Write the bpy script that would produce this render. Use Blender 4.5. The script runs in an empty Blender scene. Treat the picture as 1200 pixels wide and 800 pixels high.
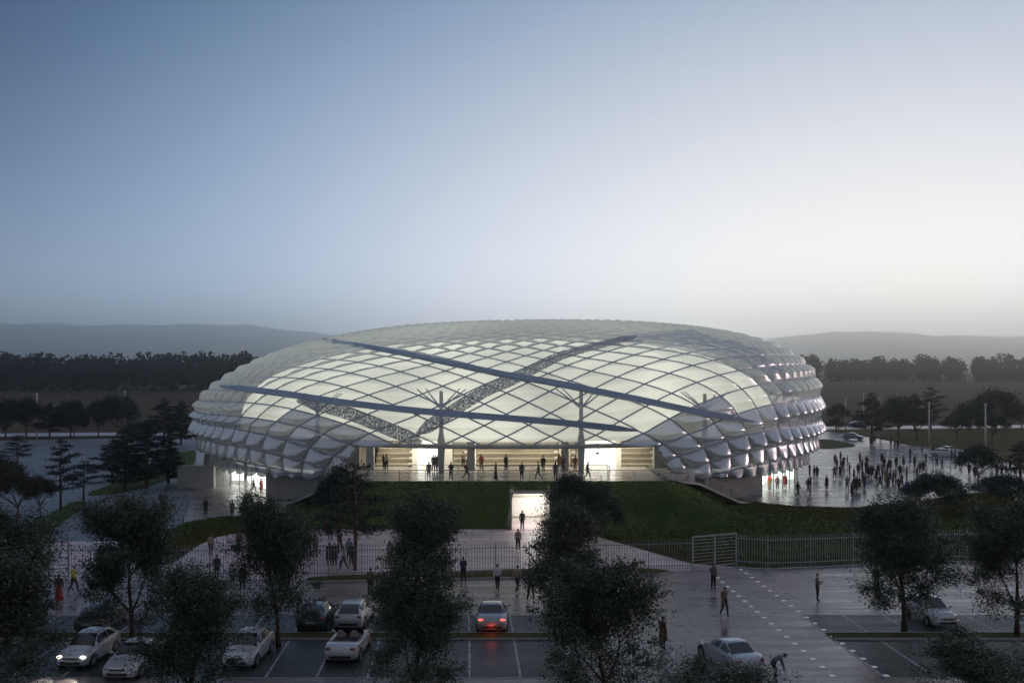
import bpy, bmesh, math, random
import numpy as np
from mathutils import Vector, Matrix
random.seed(7); rng = np.random.default_rng(7)
sc = bpy.context.scene
col = sc.collection
R = math.radians
F_PX, HZ, CAMZ = 1167.0, 428.0, 15.4

# ------------------------------------------------------------------ helpers
def at(px, py, z=0.0):
    y = (CAMZ - z) * F_PX / (py - HZ)
    return ((px - 600.0) / F_PX * y, y, z)

def mesh_np(name, V, Fc, smooth=False, mats=None, fmat=None):
    me = bpy.data.meshes.new(name)
    V = np.asarray(V, dtype=np.float32).reshape(-1, 3)
    if isinstance(Fc, np.ndarray):
        k = Fc.shape[1]; n = Fc.shape[0]
        me.vertices.add(len(V)); me.vertices.foreach_set('co', V.ravel())
        me.loops.add(n * k); me.loops.foreach_set('vertex_index', Fc.astype(np.int32).ravel())
        me.polygons.add(n); me.polygons.foreach_set('loop_start', np.arange(0, n * k, k, dtype=np.int32))
        me.polygons.foreach_set('loop_total', np.full(n, k, dtype=np.int32))
    else:
        me.from_pydata([tuple(v) for v in V], [], Fc)
    for m in (mats or []): me.materials.append(m)
    if fmat is not None: me.polygons.foreach_set('material_index', np.asarray(fmat, dtype=np.int32))
    if smooth: me.polygons.foreach_set('use_smooth', np.ones(len(me.polygons), dtype=bool))
    me.update(calc_edges=True); me.validate()
    return me

class MB:
    """collects boxes, tubes and polygons into one mesh"""
    def __init__(s): s.v = []; s.f = []; s.m = []; s.cur = 0
    def quad(s, pts):
        b = len(s.v); s.v += [tuple(p) for p in pts]; s.f.append(tuple(range(b, b + len(pts)))); s.m.append(s.cur)
    def box(s, c, d, rz=0.0, taper=1.0):
        x, y, z = d[0] / 2, d[1] / 2, d[2] / 2; b = len(s.v); cr, sr = math.cos(rz), math.sin(rz)
        for zz, t in ((-z, 1), (z, taper)):
            for xx, yy in ((-x, -y), (x, -y), (x, y), (-x, y)):
                xx *= t; yy *= t
                s.v.append((c[0] + xx * cr - yy * sr, c[1] + xx * sr + yy * cr, c[2] + zz))
        for q in ((0, 3, 2, 1), (4, 5, 6, 7), (0, 1, 5, 4), (1, 2, 6, 5), (2, 3, 7, 6), (3, 0, 4, 7)):
            s.f.append(tuple(b + i for i in q)); s.m.append(s.cur)
    def bar(s, p0, p1, w, h):
        p0, p1 = Vector(p0), Vector(p1); d = (p1 - p0).normalized()
        side = d.cross(Vector((0, 0, 1)))
        if side.length < 1e-4: side = Vector((1, 0, 0))
        side.normalize(); up = side.cross(d).normalized(); b = len(s.v)
        for p in (p0, p1):
            for a, c in ((-1, -1), (1, -1), (1, 1), (-1, 1)): s.v.append(tuple(p + side * a * w / 2 + up * c * h / 2))
        for q in ((0, 3, 2, 1), (4, 5, 6, 7), (0, 1, 5, 4), (1, 2, 6, 5), (2, 3, 7, 6), (3, 0, 4, 7)):
            s.f.append(tuple(b + i for i in q)); s.m.append(s.cur)
    def tube(s, pts, rad, n=6, cap=True):
        pts = [Vector(p) for p in pts]
        if not hasattr(rad, '__len__'): rad = [rad] * len(pts)
        b = len(s.v); prev = None
        for i, p in enumerate(pts):
            d = (pts[min(i + 1, len(pts) - 1)] - pts[max(i - 1, 0)])
            if d.length < 1e-6: d = Vector((0, 0, 1))
            d.normalize()
            if prev is None:
                a = d.orthogonal().normalized()
            else:
                a = prev - d * prev.dot(d)
                a = a.normalized() if a.length > 1e-4 else d.orthogonal().normalized()
            prev = a; c = d.cross(a)
            for k in range(n):
                t = 2 * math.pi * k / n
                s.v.append(tuple(p + (a * math.cos(t) + c * math.sin(t)) * rad[i]))
        for i in range(len(pts) - 1):
            for k in range(n):
                k2 = (k + 1) % n
                s.f.append((b + i * n + k, b + i * n + k2, b + (i + 1) * n + k2, b + (i + 1) * n + k)); s.m.append(s.cur)
        if cap and n > 2:
            s.f.append(tuple(b + k for k in range(n))[::-1]); s.m.append(s.cur)
            s.f.append(tuple(b + (len(pts) - 1) * n + k for k in range(n))); s.m.append(s.cur)
    def ball(s, c, r, seg=10, rings=6):
        if not hasattr(r, '__len__'): r = (r, r, r)
        b = len(s.v)
        for i in range(rings + 1):
            ph = math.pi * i / rings
            for k in range(seg):
                t = 2 * math.pi * k / seg
                s.v.append((c[0] + r[0] * math.sin(ph) * math.cos(t), c[1] + r[1] * math.sin(ph) * math.sin(t), c[2] + r[2] * math.cos(ph)))
        for i in range(rings):
            for k in range(seg):
                k2 = (k + 1) % seg
                s.f.append((b + i * seg + k, b + (i + 1) * seg + k, b + (i + 1) * seg + k2, b + i * seg + k2)); s.m.append(s.cur)
    def mesh(s, name, mats, smooth=False):
        return mesh_np(name, s.v, s.f, smooth, mats if isinstance(mats, (list, tuple)) else [mats], s.m)
    def build(s, name, mats, parent=None, smooth=False):
        return link(name, s.mesh(name, mats, smooth), parent)

def link(name, me, parent=None):
    o = bpy.data.objects.new(name, me); col.objects.link(o)
    if parent is not None: o.parent = parent
    return o
def empty(name, loc=(0, 0, 0), rz=0.0):
    o = bpy.data.objects.new(name, None); col.objects.link(o); o.location = loc; o.rotation_euler = (0, 0, rz)
    o.empty_display_size = 0.3
    return o
def tag(o, label=None, cat=None, group=None, kind=None):
    if label: o['label'] = label
    if cat: o['category'] = cat
    if group: o['group'] = group
    if kind: o['kind'] = kind
    return o
def copy_tree(o, parent=None):
    c = o.copy(); col.objects.link(c)
    if parent is not None: c.parent = parent
    for ch in KIDS.get(o.name, []):
        k = copy_tree(ch, c)
    KIDS[c.name] = [x for x in col.objects if x.parent == c] if False else []
    return c
KIDS = {}
def reg(root):
    """remember the children of a prototype so copies stay cheap"""
    for ch in bpy.data.objects:
        if ch.parent is not None: KIDS.setdefault(ch.parent.name, [])
    for ch in bpy.data.objects:
        if ch.parent is not None and ch not in KIDS[ch.parent.name]: KIDS[ch.parent.name].append(ch)

# ------------------------------------------------------------------ materials
def mat(name):
    m = bpy.data.materials.new(name); m.use_nodes = True
    nt = m.node_tree; b = nt.nodes['Principled BSDF']
    return m, nt, b
def simple(name, c, rough=0.6, metal=0.0, noise=0.15, scale=3.0, bump=0.0, spec=0.5, coat=0.0):
    m, nt, b = mat(name)
    b.inputs['Roughness'].default_value = rough; b.inputs['Metallic'].default_value = metal
    b.inputs['Specular IOR Level'].default_value = spec; b.inputs['Coat Weight'].default_value = coat
    tc = nt.nodes.new('ShaderNodeTexCoord'); n = nt.nodes.new('ShaderNodeTexNoise')
    n.inputs['Scale'].default_value = scale; n.inputs['Detail'].default_value = 5
    nt.links.new(tc.outputs['Object'], n.inputs['Vector'])
    r = nt.nodes.new('ShaderNodeValToRGB')
    r.color_ramp.elements[0].position = 0.3; r.color_ramp.elements[1].position = 0.7
    r.color_ramp.elements[0].color = tuple(x * (1 - noise) for x in c) + (1,)
    r.color_ramp.elements[1].color = tuple(min(1, x * (1 + noise)) for x in c) + (1,)
    nt.links.new(n.outputs['Fac'], r.inputs['Fac']); nt.links.new(r.outputs['Color'], b.inputs['Base Color'])
    if bump:
        bp = nt.nodes.new('ShaderNodeBump'); bp.inputs['Strength'].default_value = bump; bp.inputs['Distance'].default_value = 0.05
        nt.links.new(n.outputs['Fac'], bp.inputs['Height']); nt.links.new(bp.outputs['Normal'], b.inputs['Normal'])
    return m
def emis(name, c, s, base=(0.6, 0.6, 0.6)):
    m, nt, b = mat(name)
    b.inputs['Base Color'].default_value = base + (1,); b.inputs['Emission Color'].default_value = c + (1,)
    b.inputs['Emission Strength'].default_value = s; b.inputs['Roughness'].default_value = 0.5
    return m
def N(nt, t, **kw):
    n = nt.nodes.new(t)
    for k, v in kw.items(): setattr(n, k, v)
    return n

def paver(name, c1, c2, sx=0.6, sy=1.8, rough=(0.12, 0.34), mortar=0.028, streak=6.0, spec=0.5):
    """large wet paving slabs with joints, stains and uneven gloss"""
    m, nt, b = mat(name); L = nt.links
    tc = N(nt, 'ShaderNodeTexCoord'); mp = N(nt, 'ShaderNodeMapping')
    L.new(tc.outputs['Object'], mp.inputs['Vector'])
    br = N(nt, 'ShaderNodeTexBrick'); br.inputs['Scale'].default_value = 1.0
    br.inputs['Brick Width'].default_value = sy; br.inputs['Row Height'].default_value = sx
    br.inputs['Mortar Size'].default_value = mortar; br.inputs['Mortar Smooth'].default_value = 0.3
    br.inputs['Color1'].default_value = c1 + (1,); br.inputs['Color2'].default_value = c2 + (1,)
    br.inputs['Mortar'].default_value = tuple(x * 0.45 for x in c1) + (1,); br.inputs['Bias'].default_value = 0.0
    L.new(mp.outputs['Vector'], br.inputs['Vector'])
    n1 = N(nt, 'ShaderNodeTexNoise'); n1.inputs['Scale'].default_value = 0.42; n1.inputs['Detail'].default_value = 8
    n1.inputs['Roughness'].default_value = 0.62
    mp2 = N(nt, 'ShaderNodeMapping'); mp2.inputs['Scale'].default_value = (0.32, streak * 0.30, 1)
    L.new(tc.outputs['Object'], mp2.inputs['Vector']); L.new(mp2.outputs['Vector'], n1.inputs['Vector'])
    mx = N(nt, 'ShaderNodeMix', data_type='RGBA', blend_type='MULTIPLY'); mx.inputs['Factor'].default_value = 0.75
    rp = N(nt, 'ShaderNodeValToRGB'); rp.color_ramp.elements[0].position = 0.38; rp.color_ramp.elements[1].position = 0.60
    rp.color_ramp.elements[0].color = (0.42, 0.42, 0.44, 1); rp.color_ramp.elements[1].color = (1.25, 1.22, 1.2, 1)
    L.new(n1.outputs['Fac'], rp.inputs['Fac']); L.new(br.outputs['Color'], mx.inputs['A']); L.new(rp.outputs['Color'], mx.inputs['B'])
    L.new(mx.outputs['Result'], b.inputs['Base Color'])
    mr = N(nt, 'ShaderNodeMapRange'); mr.inputs['From Min'].default_value = 0.3; mr.inputs['From Max'].default_value = 0.7
    mr.inputs['To Min'].default_value = rough[0]; mr.inputs['To Max'].default_value = rough[1]
    L.new(n1.outputs['Fac'], mr.inputs['Value']); L.new(mr.outputs['Result'], b.inputs['Roughness'])
    n2 = N(nt, 'ShaderNodeTexNoise'); n2.inputs['Scale'].default_value = 2.2; n2.inputs['Detail'].default_value = 4
    L.new(tc.outputs['Object'], n2.inputs['Vector'])
    bp = N(nt, 'ShaderNodeBump'); bp.inputs['Strength'].default_value = 0.22; bp.inputs['Distance'].default_value = 0.03
    L.new(n2.outputs['Fac'], bp.inputs['Height'])
    bp2 = N(nt, 'ShaderNodeBump'); bp2.inputs['Strength'].default_value = 0.35; bp2.inputs['Distance'].default_value = 0.01; bp2.invert = True
    L.new(br.outputs['Fac'], bp2.inputs['Height']); L.new(bp.outputs['Normal'], bp2.inputs['Normal'])
    L.new(bp2.outputs['Normal'], b.inputs['Normal'])
    b.inputs['Specular IOR Level'].default_value = spec
    return m

def grass_mat(name, c1, c2, scale=0.35):
    m, nt, b = mat(name); L = nt.links
    tc = N(nt, 'ShaderNodeTexCoord')
    n1 = N(nt, 'ShaderNodeTexNoise'); n1.inputs['Scale'].default_value = scale; n1.inputs['Detail'].default_value = 9; n1.inputs['Roughness'].default_value = 0.7
    L.new(tc.outputs['Object'], n1.inputs['Vector'])
    rp = N(nt, 'ShaderNodeValToRGB'); rp.color_ramp.elements[0].position = 0.35; rp.color_ramp.elements[1].position = 0.68
    rp.color_ramp.elements[0].color = c1 + (1,); rp.color_ramp.elements[1].color = c2 + (1,)
    if name == 'lawn_grass':
        e_ = rp.color_ramp.elements.new(0.60); e_.color = c2 + (1,); rp.color_ramp.elements[-1].position = 0.74; rp.color_ramp.elements[-1].color = (0.11, 0.10, 0.035, 1); n1.inputs['Scale'].default_value = 0.11
    L.new(n1.outputs['Fac'], rp.inputs['Fac']); L.new(rp.outputs['Color'], b.inputs['Base Color'])
    n2 = N(nt, 'ShaderNodeTexNoise'); n2.inputs['Scale'].default_value = 9.0; n2.inputs['Detail'].default_value = 6
    L.new(tc.outputs['Object'], n2.inputs['Vector'])
    bp = N(nt, 'ShaderNodeBump'); bp.inputs['Strength'].default_value = 0.9; bp.inputs['Distance'].default_value = 0.12
    L.new(n2.outputs['Fac'], bp.inputs['Height']); L.new(bp.outputs['Normal'], b.inputs['Normal'])
    b.inputs['Roughness'].default_value = 0.9; b.inputs['Specular IOR Level'].default_value = 0.15
    return m

def leaf_mat(name, c1, c2, spec=0.35, rough=0.5):
    m, nt, b = mat(name); L = nt.links
    g = N(nt, 'ShaderNodeNewGeometry')
    rp = N(nt, 'ShaderNodeValToRGB'); rp.color_ramp.elements[0].color = c1 + (1,); rp.color_ramp.elements[1].color = c2 + (1,)
    L.new(g.outputs['Random Per Island'], rp.inputs['Fac']); L.new(rp.outputs['Color'], b.inputs['Base Color'])
    b.inputs['Roughness'].default_value = rough; b.inputs['Specular IOR Level'].default_value = spec
    return m

M = {}
M['plaza'] = paver('plaza_paving', (0.21, 0.18, 0.18), (0.28, 0.235, 0.23), 0.9, 2.7, (0.12, 0.50))
M['plaza_wet'] = paver('wet_plaza_paving', (0.15, 0.155, 0.175), (0.20, 0.20, 0.22), 0.9, 2.7, (0.16, 0.36), streak=4)
M['path'] = paver('pink_path_paving', (0.60, 0.48, 0.51), (0.66, 0.54, 0.56), 1.2, 3.6, (0.3, 0.5))
M['lot'] = paver('pale_lot_paving', (0.15, 0.175, 0.21), (0.17, 0.19, 0.22), 5.0, 12.0, (0.35, 0.6), streak=1.5)
M['bay'] = paver('bay_grid_paving', (0.055, 0.07, 0.072), (0.085, 0.10, 0.10), 0.25, 0.45, (0.36, 0.6), mortar=0.03, streak=3)
M['lawn'] = grass_mat('lawn_grass', (0.026, 0.055, 0.016), (0.075, 0.110, 0.026))
M['lawn_dry'] = grass_mat('dry_lawn_grass', (0.05, 0.06, 0.018), (0.10, 0.10, 0.03), 0.2)
M['field'] = grass_mat('ploughed_field', (0.05, 0.034, 0.018), (0.085, 0.056, 0.03), 0.02)
M['hill'] = grass_mat('hazed_hill_cover', (0.34, 0.42, 0.42), (0.48, 0.54, 0.52), 0.004)  # pale blue-green: distance haze put into the base colour
M['road'] = simple('road_asphalt', (0.30, 0.28, 0.30), 0.35, noise=0.1, scale=0.3)
M['kerb'] = simple('kerb_stone', (0.32, 0.31, 0.32), 0.6, noise=0.2, scale=2)
M['paint'] = simple('white_paint', (0.38, 0.38, 0.39), 0.5, noise=0.45, scale=2.5)
M['concrete'] = simple('smooth_concrete', (0.30, 0.29, 0.28), 0.55, noise=0.10, scale=0.5, bump=0.1)
M['beige'] = simple('beige_wall', (0.52, 0.48, 0.40), 0.6, noise=0.06, scale=0.6)
M['white'] = simple('white_wall', (0.78, 0.77, 0.72), 0.5, noise=0.04, scale=0.6)
M['tier'] = simple('khaki_seating_tier', (0.30, 0.27, 0.20), 0.6, noise=0.15, scale=2)
M['tier_top'] = simple('tier_front_board', (0.55, 0.51, 0.42), 0.5, noise=0.06, scale=2)
M['steel'] = simple('brushed_steel', (0.30, 0.31, 0.33), 0.4, metal=0.6, noise=0.1)
M['fence'] = simple('pale_fence_metal', (0.42, 0.43, 0.42), 0.5, metal=0.2, noise=0.08)
M['frame'] = simple('blue_grey_frame', (0.42, 0.48, 0.62), 0.35, metal=0.1, noise=0.08, coat=0.3)
M['ribbon'] = simple('dark_blue_ribbon', (0.30, 0.37, 0.50), 0.3, metal=0.3, noise=0.12, scale=0.6, coat=0.4)
M['column'] = simple('pale_grey_column', (0.42, 0.43, 0.45), 0.45, noise=0.05)
M['bark'] = simple('tree_bark', (0.06, 0.042, 0.032), 0.85, noise=0.3, scale=6, bump=0.5)
M['pine_bark'] = simple('pine_bark', (0.13, 0.075, 0.05), 0.85, noise=0.3, scale=6, bump=0.5)
M['leaf'] = leaf_mat('street_tree_leaf', (0.013, 0.028, 0.015), (0.085, 0.115, 0.070), 0.35, 0.4)
M['needle'] = leaf_mat('pine_needle', (0.012, 0.026, 0.022), (0.030, 0.052, 0.045), 0.25)
M['conifer'] = leaf_mat('conifer_needle', (0.010, 0.020, 0.016), (0.028, 0.042, 0.034), 0.25)
M['broad'] = leaf_mat('round_tree_leaf', (0.03, 0.032, 0.014), (0.06, 0.058, 0.026), 0.3)
M['wood'] = leaf_mat('woodland_leaf', (0.005, 0.007, 0.006), (0.012, 0.016, 0.012), 0.1, 0.9)
M['portal'] = emis('glowing_portal_wall', (1.0, 0.985, 0.93), 0.9, (0.8, 0.8, 0.78))  # portal walls emit, brightness of the lit recess put into the material
M['lobby'] = emis('glowing_lobby_wall', (0.97, 1.0, 0.93), 1.35, (0.8, 0.8, 0.78))  # wall surface emits, standing in for lamplight falling on it
M['dark'] = simple('dark_recess', (0.03, 0.03, 0.035), 0.6)

# inner hall lining, its own glow stands in for the lamps inside
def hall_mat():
    m, nt, b = mat('emissive_hall_lining'); L = nt.links
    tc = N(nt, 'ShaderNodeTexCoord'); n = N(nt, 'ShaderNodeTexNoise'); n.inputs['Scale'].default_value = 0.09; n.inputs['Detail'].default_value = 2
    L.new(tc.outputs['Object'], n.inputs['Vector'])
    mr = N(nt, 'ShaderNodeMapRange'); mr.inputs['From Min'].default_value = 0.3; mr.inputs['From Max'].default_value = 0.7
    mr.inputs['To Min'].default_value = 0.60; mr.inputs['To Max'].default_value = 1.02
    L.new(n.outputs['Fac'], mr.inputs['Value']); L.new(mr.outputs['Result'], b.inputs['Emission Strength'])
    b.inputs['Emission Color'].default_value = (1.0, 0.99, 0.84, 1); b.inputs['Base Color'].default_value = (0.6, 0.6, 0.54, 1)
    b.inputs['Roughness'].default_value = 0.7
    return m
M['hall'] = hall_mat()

def cushion_mat(name, transp, transl, base, rough, metal):
    m, nt, b = mat(name); L = nt.links
    b.inputs['Base Color'].default_value = base + (1,); b.inputs['Roughness'].default_value = rough
    b.inputs['Metallic'].default_value = metal; b.inputs['Coat Weight'].default_value = 0.8; b.inputs['Coat Roughness'].default_value = 0.12
    b.inputs['Specular IOR Level'].default_value = 0.7
    tl = N(nt, 'ShaderNodeBsdfTranslucent'); tl.inputs['Color'].default_value = (0.85, 0.85, 0.78, 1)
    tr = N(nt, 'ShaderNodeBsdfTransparent'); tr.inputs['Color'].default_value = (0.95, 0.96, 0.93, 1)
    m1 = N(nt, 'ShaderNodeMixShader'); m1.inputs[0].default_value = transl
    m2 = N(nt, 'ShaderNodeMixShader')
    lw = N(nt, 'ShaderNodeLayerWeight'); lw.inputs['Blend'].default_value = 0.35
    mr = N(nt, 'ShaderNodeMapRange'); mr.inputs['From Min'].default_value = 0.0; mr.inputs['From Max'].default_value = 0.8
    mr.inputs['To Min'].default_value = transp; mr.inputs['To Max'].default_value = transp * 0.34
    L.new(lw.outputs['Facing'], mr.inputs['Value']); L.new(mr.outputs['Result'], m2.inputs[0])
    out = nt.nodes['Material Output']
    L.new(b.outputs[0], m1.inputs[1]); L.new(tl.outputs[0], m1.inputs[2])
    L.new(m1.outputs[0], m2.inputs[1]); L.new(tr.outputs[0], m2.inputs[2]); L.new(m2.outputs[0], out.inputs['Surface'])
    return m
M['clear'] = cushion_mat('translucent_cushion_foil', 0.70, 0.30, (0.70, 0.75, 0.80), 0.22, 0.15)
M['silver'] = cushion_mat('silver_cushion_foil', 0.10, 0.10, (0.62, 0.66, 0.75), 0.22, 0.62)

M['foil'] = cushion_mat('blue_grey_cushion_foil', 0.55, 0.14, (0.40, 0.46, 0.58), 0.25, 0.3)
def speckle():
    m, nt, b = mat('perforated_metal_ribbon'); L = nt.links
    tc = N(nt, 'ShaderNodeTexCoord'); v = N(nt, 'ShaderNodeTexNoise'); v.inputs['Scale'].default_value = 6.0; v.inputs['Detail'].default_value = 3
    L.new(tc.outputs['Object'], v.inputs['Vector'])
    rp = N(nt, 'ShaderNodeValToRGB'); rp.color_ramp.elements[0].position = 0.47; rp.color_ramp.elements[1].position = 0.55
    rp.color_ramp.elements[0].color = (0.24, 0.27, 0.32, 1); rp.color_ramp.elements[1].color = (0.85, 0.87, 0.9, 1)
    L.new(v.outputs['Fac'], rp.inputs['Fac']); L.new(rp.outputs['Color'], b.inputs['Base Color'])
    tr = N(nt, 'ShaderNodeBsdfTransparent'); mx = N(nt, 'ShaderNodeMixShader')
    mr = N(nt, 'ShaderNodeMapRange'); mr.inputs['From Min'].default_value = 0.5; mr.inputs['From Max'].default_value = 0.56
    mr.inputs['To Min'].default_value = 0.22; mr.inputs['To Max'].default_value = 0.75
    L.new(v.outputs['Fac'], mr.inputs['Value']); L.new(mr.outputs['Result'], mx.inputs[0])
    L.new(b.outputs[0], mx.inputs[1]); L.new(tr.outputs[0], mx.inputs[2]); L.new(mx.outputs[0], nt.nodes['Material Output'].inputs['Surface'])
    b.inputs['Roughness'].default_value = 0.4
    return m
M['speckle'] = speckle()

# ------------------------------------------------------------------ camera, world, sun
cam = bpy.data.cameras.new('camera'); co = bpy.data.objects.new('camera', cam); col.objects.link(co)
cam.sensor_width = 36; cam.sensor_fit = 'HORIZONTAL'; cam.lens = 35.0; cam.shift_y = 28.0 / 1200.0
cam.clip_start = 0.5; cam.clip_end = 20000
co.location = (0, 0, CAMZ); co.rotation_euler = (R(90), 0, 0)
sc.camera = co
w = bpy.data.worlds.new('World'); sc.world = w; w.use_nodes = True
nt = w.node_tree; L = nt.links; bg = nt.nodes['Background']
tc = N(nt, 'ShaderNodeTexCoord'); sp = N(nt, 'ShaderNodeSeparateXYZ'); L.new(tc.outputs['Generated'], sp.inputs[0])
def mth(op, a, b=None, clamp=False):
    n = N(nt, 'ShaderNodeMath', operation=op); n.use_clamp = clamp
    for i, v in enumerate((a, b)):
        if v is None: continue
        if isinstance(v, (int, float)): n.inputs[i].default_value = v
        else: L.new(v, n.inputs[i])
    return n.outputs[0]
az = mth('MULTIPLY', mth('ARCTAN2', sp.outputs['X'], sp.outputs['Y']), 180 / math.pi)
el = mth('MULTIPLY', mth('ARCSINE', sp.outputs['Z']), 180 / math.pi)
dz = mth('MULTIPLY', mth('ABSOLUTE', mth('SUBTRACT', el, 3.0)), 1.9)
da = mth('SUBTRACT', az, 22.0)
gam = mth('SQRT', mth('ADD', mth('MULTIPLY', da, da), mth('MULTIPLY', dz, dz)))
rp = N(nt, 'ShaderNodeValToRGB'); L.new(mth('DIVIDE', gam, 120.0), rp.inputs['Fac']); rp.color_ramp.interpolation = 'B_SPLINE'
def s2l(c): return tuple(((x / 255) / 12.92 if x / 255 <= 0.04045 else ((x / 255 + 0.055) / 1.055) ** 2.4) for x in c)
stops = [(0, (231, 228, 224)), (10, (226, 225, 225)), (20, (214, 217, 225)), (33, (165, 180, 204)), (44, (114, 145, 178)), (57, (42, 68, 108)), (67, (56, 78, 112)), (86, (106, 120, 144)), (105, (118, 126, 142)), (120, (116, 122, 136))]
els = rp.color_ramp.elements
els[0].position = 0; els[0].color = s2l(stops[0][1]) + (1,); els[1].position = 1; els[1].color = s2l(stops[-1][1]) + (1,)
for p, c in stops[1:-1]:
    e = els.new(p / 120.0); e.color = s2l(c) + (1,)
hz = N(nt, 'ShaderNodeMix', data_type='RGBA'); hz.inputs['B'].default_value = s2l((160, 170, 178)) + (1,)
# pale band of thicker air low over the horizon on the front side
low = mth('POWER', 2.718, mth('MULTIPLY', mth('ABSOLUTE', el), -1 / 4.5))
away = mth('MULTIPLY', mth('SUBTRACT', gam, 24.0), 1 / 22.0, clamp=True)
front = mth('ADD', mth('MULTIPLY', sp.outputs['Y'], 0.9), 0.25, clamp=True)
L.new(mth('MULTIPLY', mth('MULTIPLY', low, away), mth('MULTIPLY', front, 0.9)), hz.inputs['Factor']); L.new(rp.outputs['Color'], hz.inputs['A'])
sky = N(nt, 'ShaderNodeTexSky'); sky.sky_type = 'NISHITA'; sky.sun_disc = False
SUN_AZ, SUN_EL = R(74), R(5)
sky.sun_elevation = SUN_EL; sky.sun_rotation = SUN_AZ
add = N(nt, 'ShaderNodeMix', data_type='RGBA', blend_type='ADD'); add.inputs['Factor'].default_value = 0.004
L.new(hz.outputs['Result'], add.inputs['A']); L.new(sky.outputs[0], add.inputs['B'])
lowb = mth('ADD', mth('MULTIPLY', mth('MULTIPLY', mth('POWER', 2.718, mth('MULTIPLY', mth('ABSOLUTE', el), -1 / 4.6)), front), 2.15), 1.0)
sc_ = N(nt, 'ShaderNodeVectorMath', operation='SCALE'); L.new(add.outputs['Result'], sc_.inputs[0]); L.new(lowb, sc_.inputs['Scale'])
L.new(sc_.outputs[0], bg.inputs['Color']); bg.inputs['Strength'].default_value = 1.04
sun = bpy.data.lights.new('sun', 'SUN'); so = bpy.data.objects.new('sun', sun); col.objects.link(so)
sun.energy = 1.6; sun.angle = R(8); sun.color = (1.0, 0.70, 0.64)
sd = Vector((math.sin(SUN_AZ) * math.cos(SUN_EL), math.cos(SUN_AZ) * math.cos(SUN_EL), math.sin(SUN_EL)))
so.rotation_euler = sd.to_track_quat('Z', 'Y').to_euler(); so.location = (60, 20, 60)
sc.view_settings.view_transform = 'Standard'; sc.view_settings.look = 'None'; sc.view_settings.gamma = 1; sc.view_settings.exposure = 0
sc.cycles.use_denoising = True
sc.cycles.max_bounces = 8; sc.cycles.diffuse_bounces = 3; sc.cycles.glossy_bounces = 3; sc.cycles.transmission_bounces = 4
sc.cycles.transparent_max_bounces = 14; sc.cycles.volume_bounces = 2
sc.cycles.sample_clamp_indirect = 4.0; sc.cycles.caustics_reflective = False; sc.cycles.caustics_refractive = False

# ------------------------------------------------------------------ ground
def sheet(name, pts, z, m, kind='structure'):
    b = bmesh.new()
    vs = [b.verts.new((p[0], p[1], z)) for p in pts]
    f = b.faces.new(vs); bmesh.ops.triangulate(b, faces=[f]); b.normal_update()
    for f in b.faces:
        if f.normal.z < 0: f.normal_flip()
    me = bpy.data.meshes.new(name); b.to_mesh(me); b.free(); me.materials.append(m)
    o = link(name, me); o['kind'] = kind
    return o
def pxs(lst): return [at(a, b)[:2] for a, b in lst]
def smooth_poly(pts, n=4, closed=True):
    out = []; k = len(pts)
    for i in range(k):
        p0, p1, p2, p3 = (Vector(pts[(i + d) % k]) for d in (-1, 0, 1, 2))
        for j in range(n):
            t = j / n
            out.append(tuple(0.5 * ((2 * p1) + (p2 - p0) * t + (2 * p0 - 5 * p1 + 4 * p2 - p3) * t * t + (3 * p1 - p0 - 3 * p2 + p3) * t ** 3)))
    return out

sheet('ground', [(-9000, -300), (9000, -300), (9000, 9000), (-9000, 9000)], -0.05, M['field'])
sheet('plaza', [(-170, 20), (150, 20), (150, 100), (150, 204), (-170, 204)], 0.0, M['plaza'])
# far lot on the left, pale
sheet('parking_lot', pxs([(-60, 517), (228, 512), (232, 560), (215, 612), (190, 634), (-60, 634)]), 0.004, M['lot'])
sheet('path', pxs([(-60, 634), (190, 634), (212, 652), (232, 636), (255, 627), (290, 620), (400, 616), (530, 616), (650, 616), (740, 640), (810, 661), (866, 664), (812, 668), (790, 669), (640, 675), (385, 678), (-60, 680)]), 0.008, M['path'])
# right wet plaza
sheet('wet_plaza', pxs([(860, 600), (860, 560), (930, 530), (940, 504), (966, 505), (991, 508), (1035, 515), (1066, 522), (1101, 527), (1150, 536), (1290, 552), (1290, 600)]), 0.004, M['plaza_wet'])
sheet('grass_verge', smooth_poly(pxs([(958, 515), (983, 516.5), (1003, 522), (983, 525), (958, 525)]), 3), 0.05, M['lawn_dry'])
rl = at(1101, 527)
sheet('far_lawn', pxs([(940, 501), (1330, 508.5), (1330, 556), (1150, 535.2), (1101, 526.3), (1066, 521.3), (1035, 514.3), (991, 507.4), (966, 504.6), (940, 503)]), 0.06, M['lawn_dry'])
# motorway far behind
def road_pt(x, off): return (x, 233.5 + 0.1286 * x + off)
sheet('road', [road_pt(-420, -5), road_pt(420, -5), road_pt(420, 6), road_pt(-420, 6)], 0.08, M['road'])
def kerb_line(name, pts, wdt=0.16, hgt=0.12, z=0.0):
    m = MB()
    for p, q in zip(pts[:-1], pts[1:]): m.bar((p[0], p[1], z + hgt / 2), (q[0], q[1], z + hgt / 2), wdt, hgt)
    o = m.build(name, M['kerb']); o['kind'] = 'structure'; return o

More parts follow.
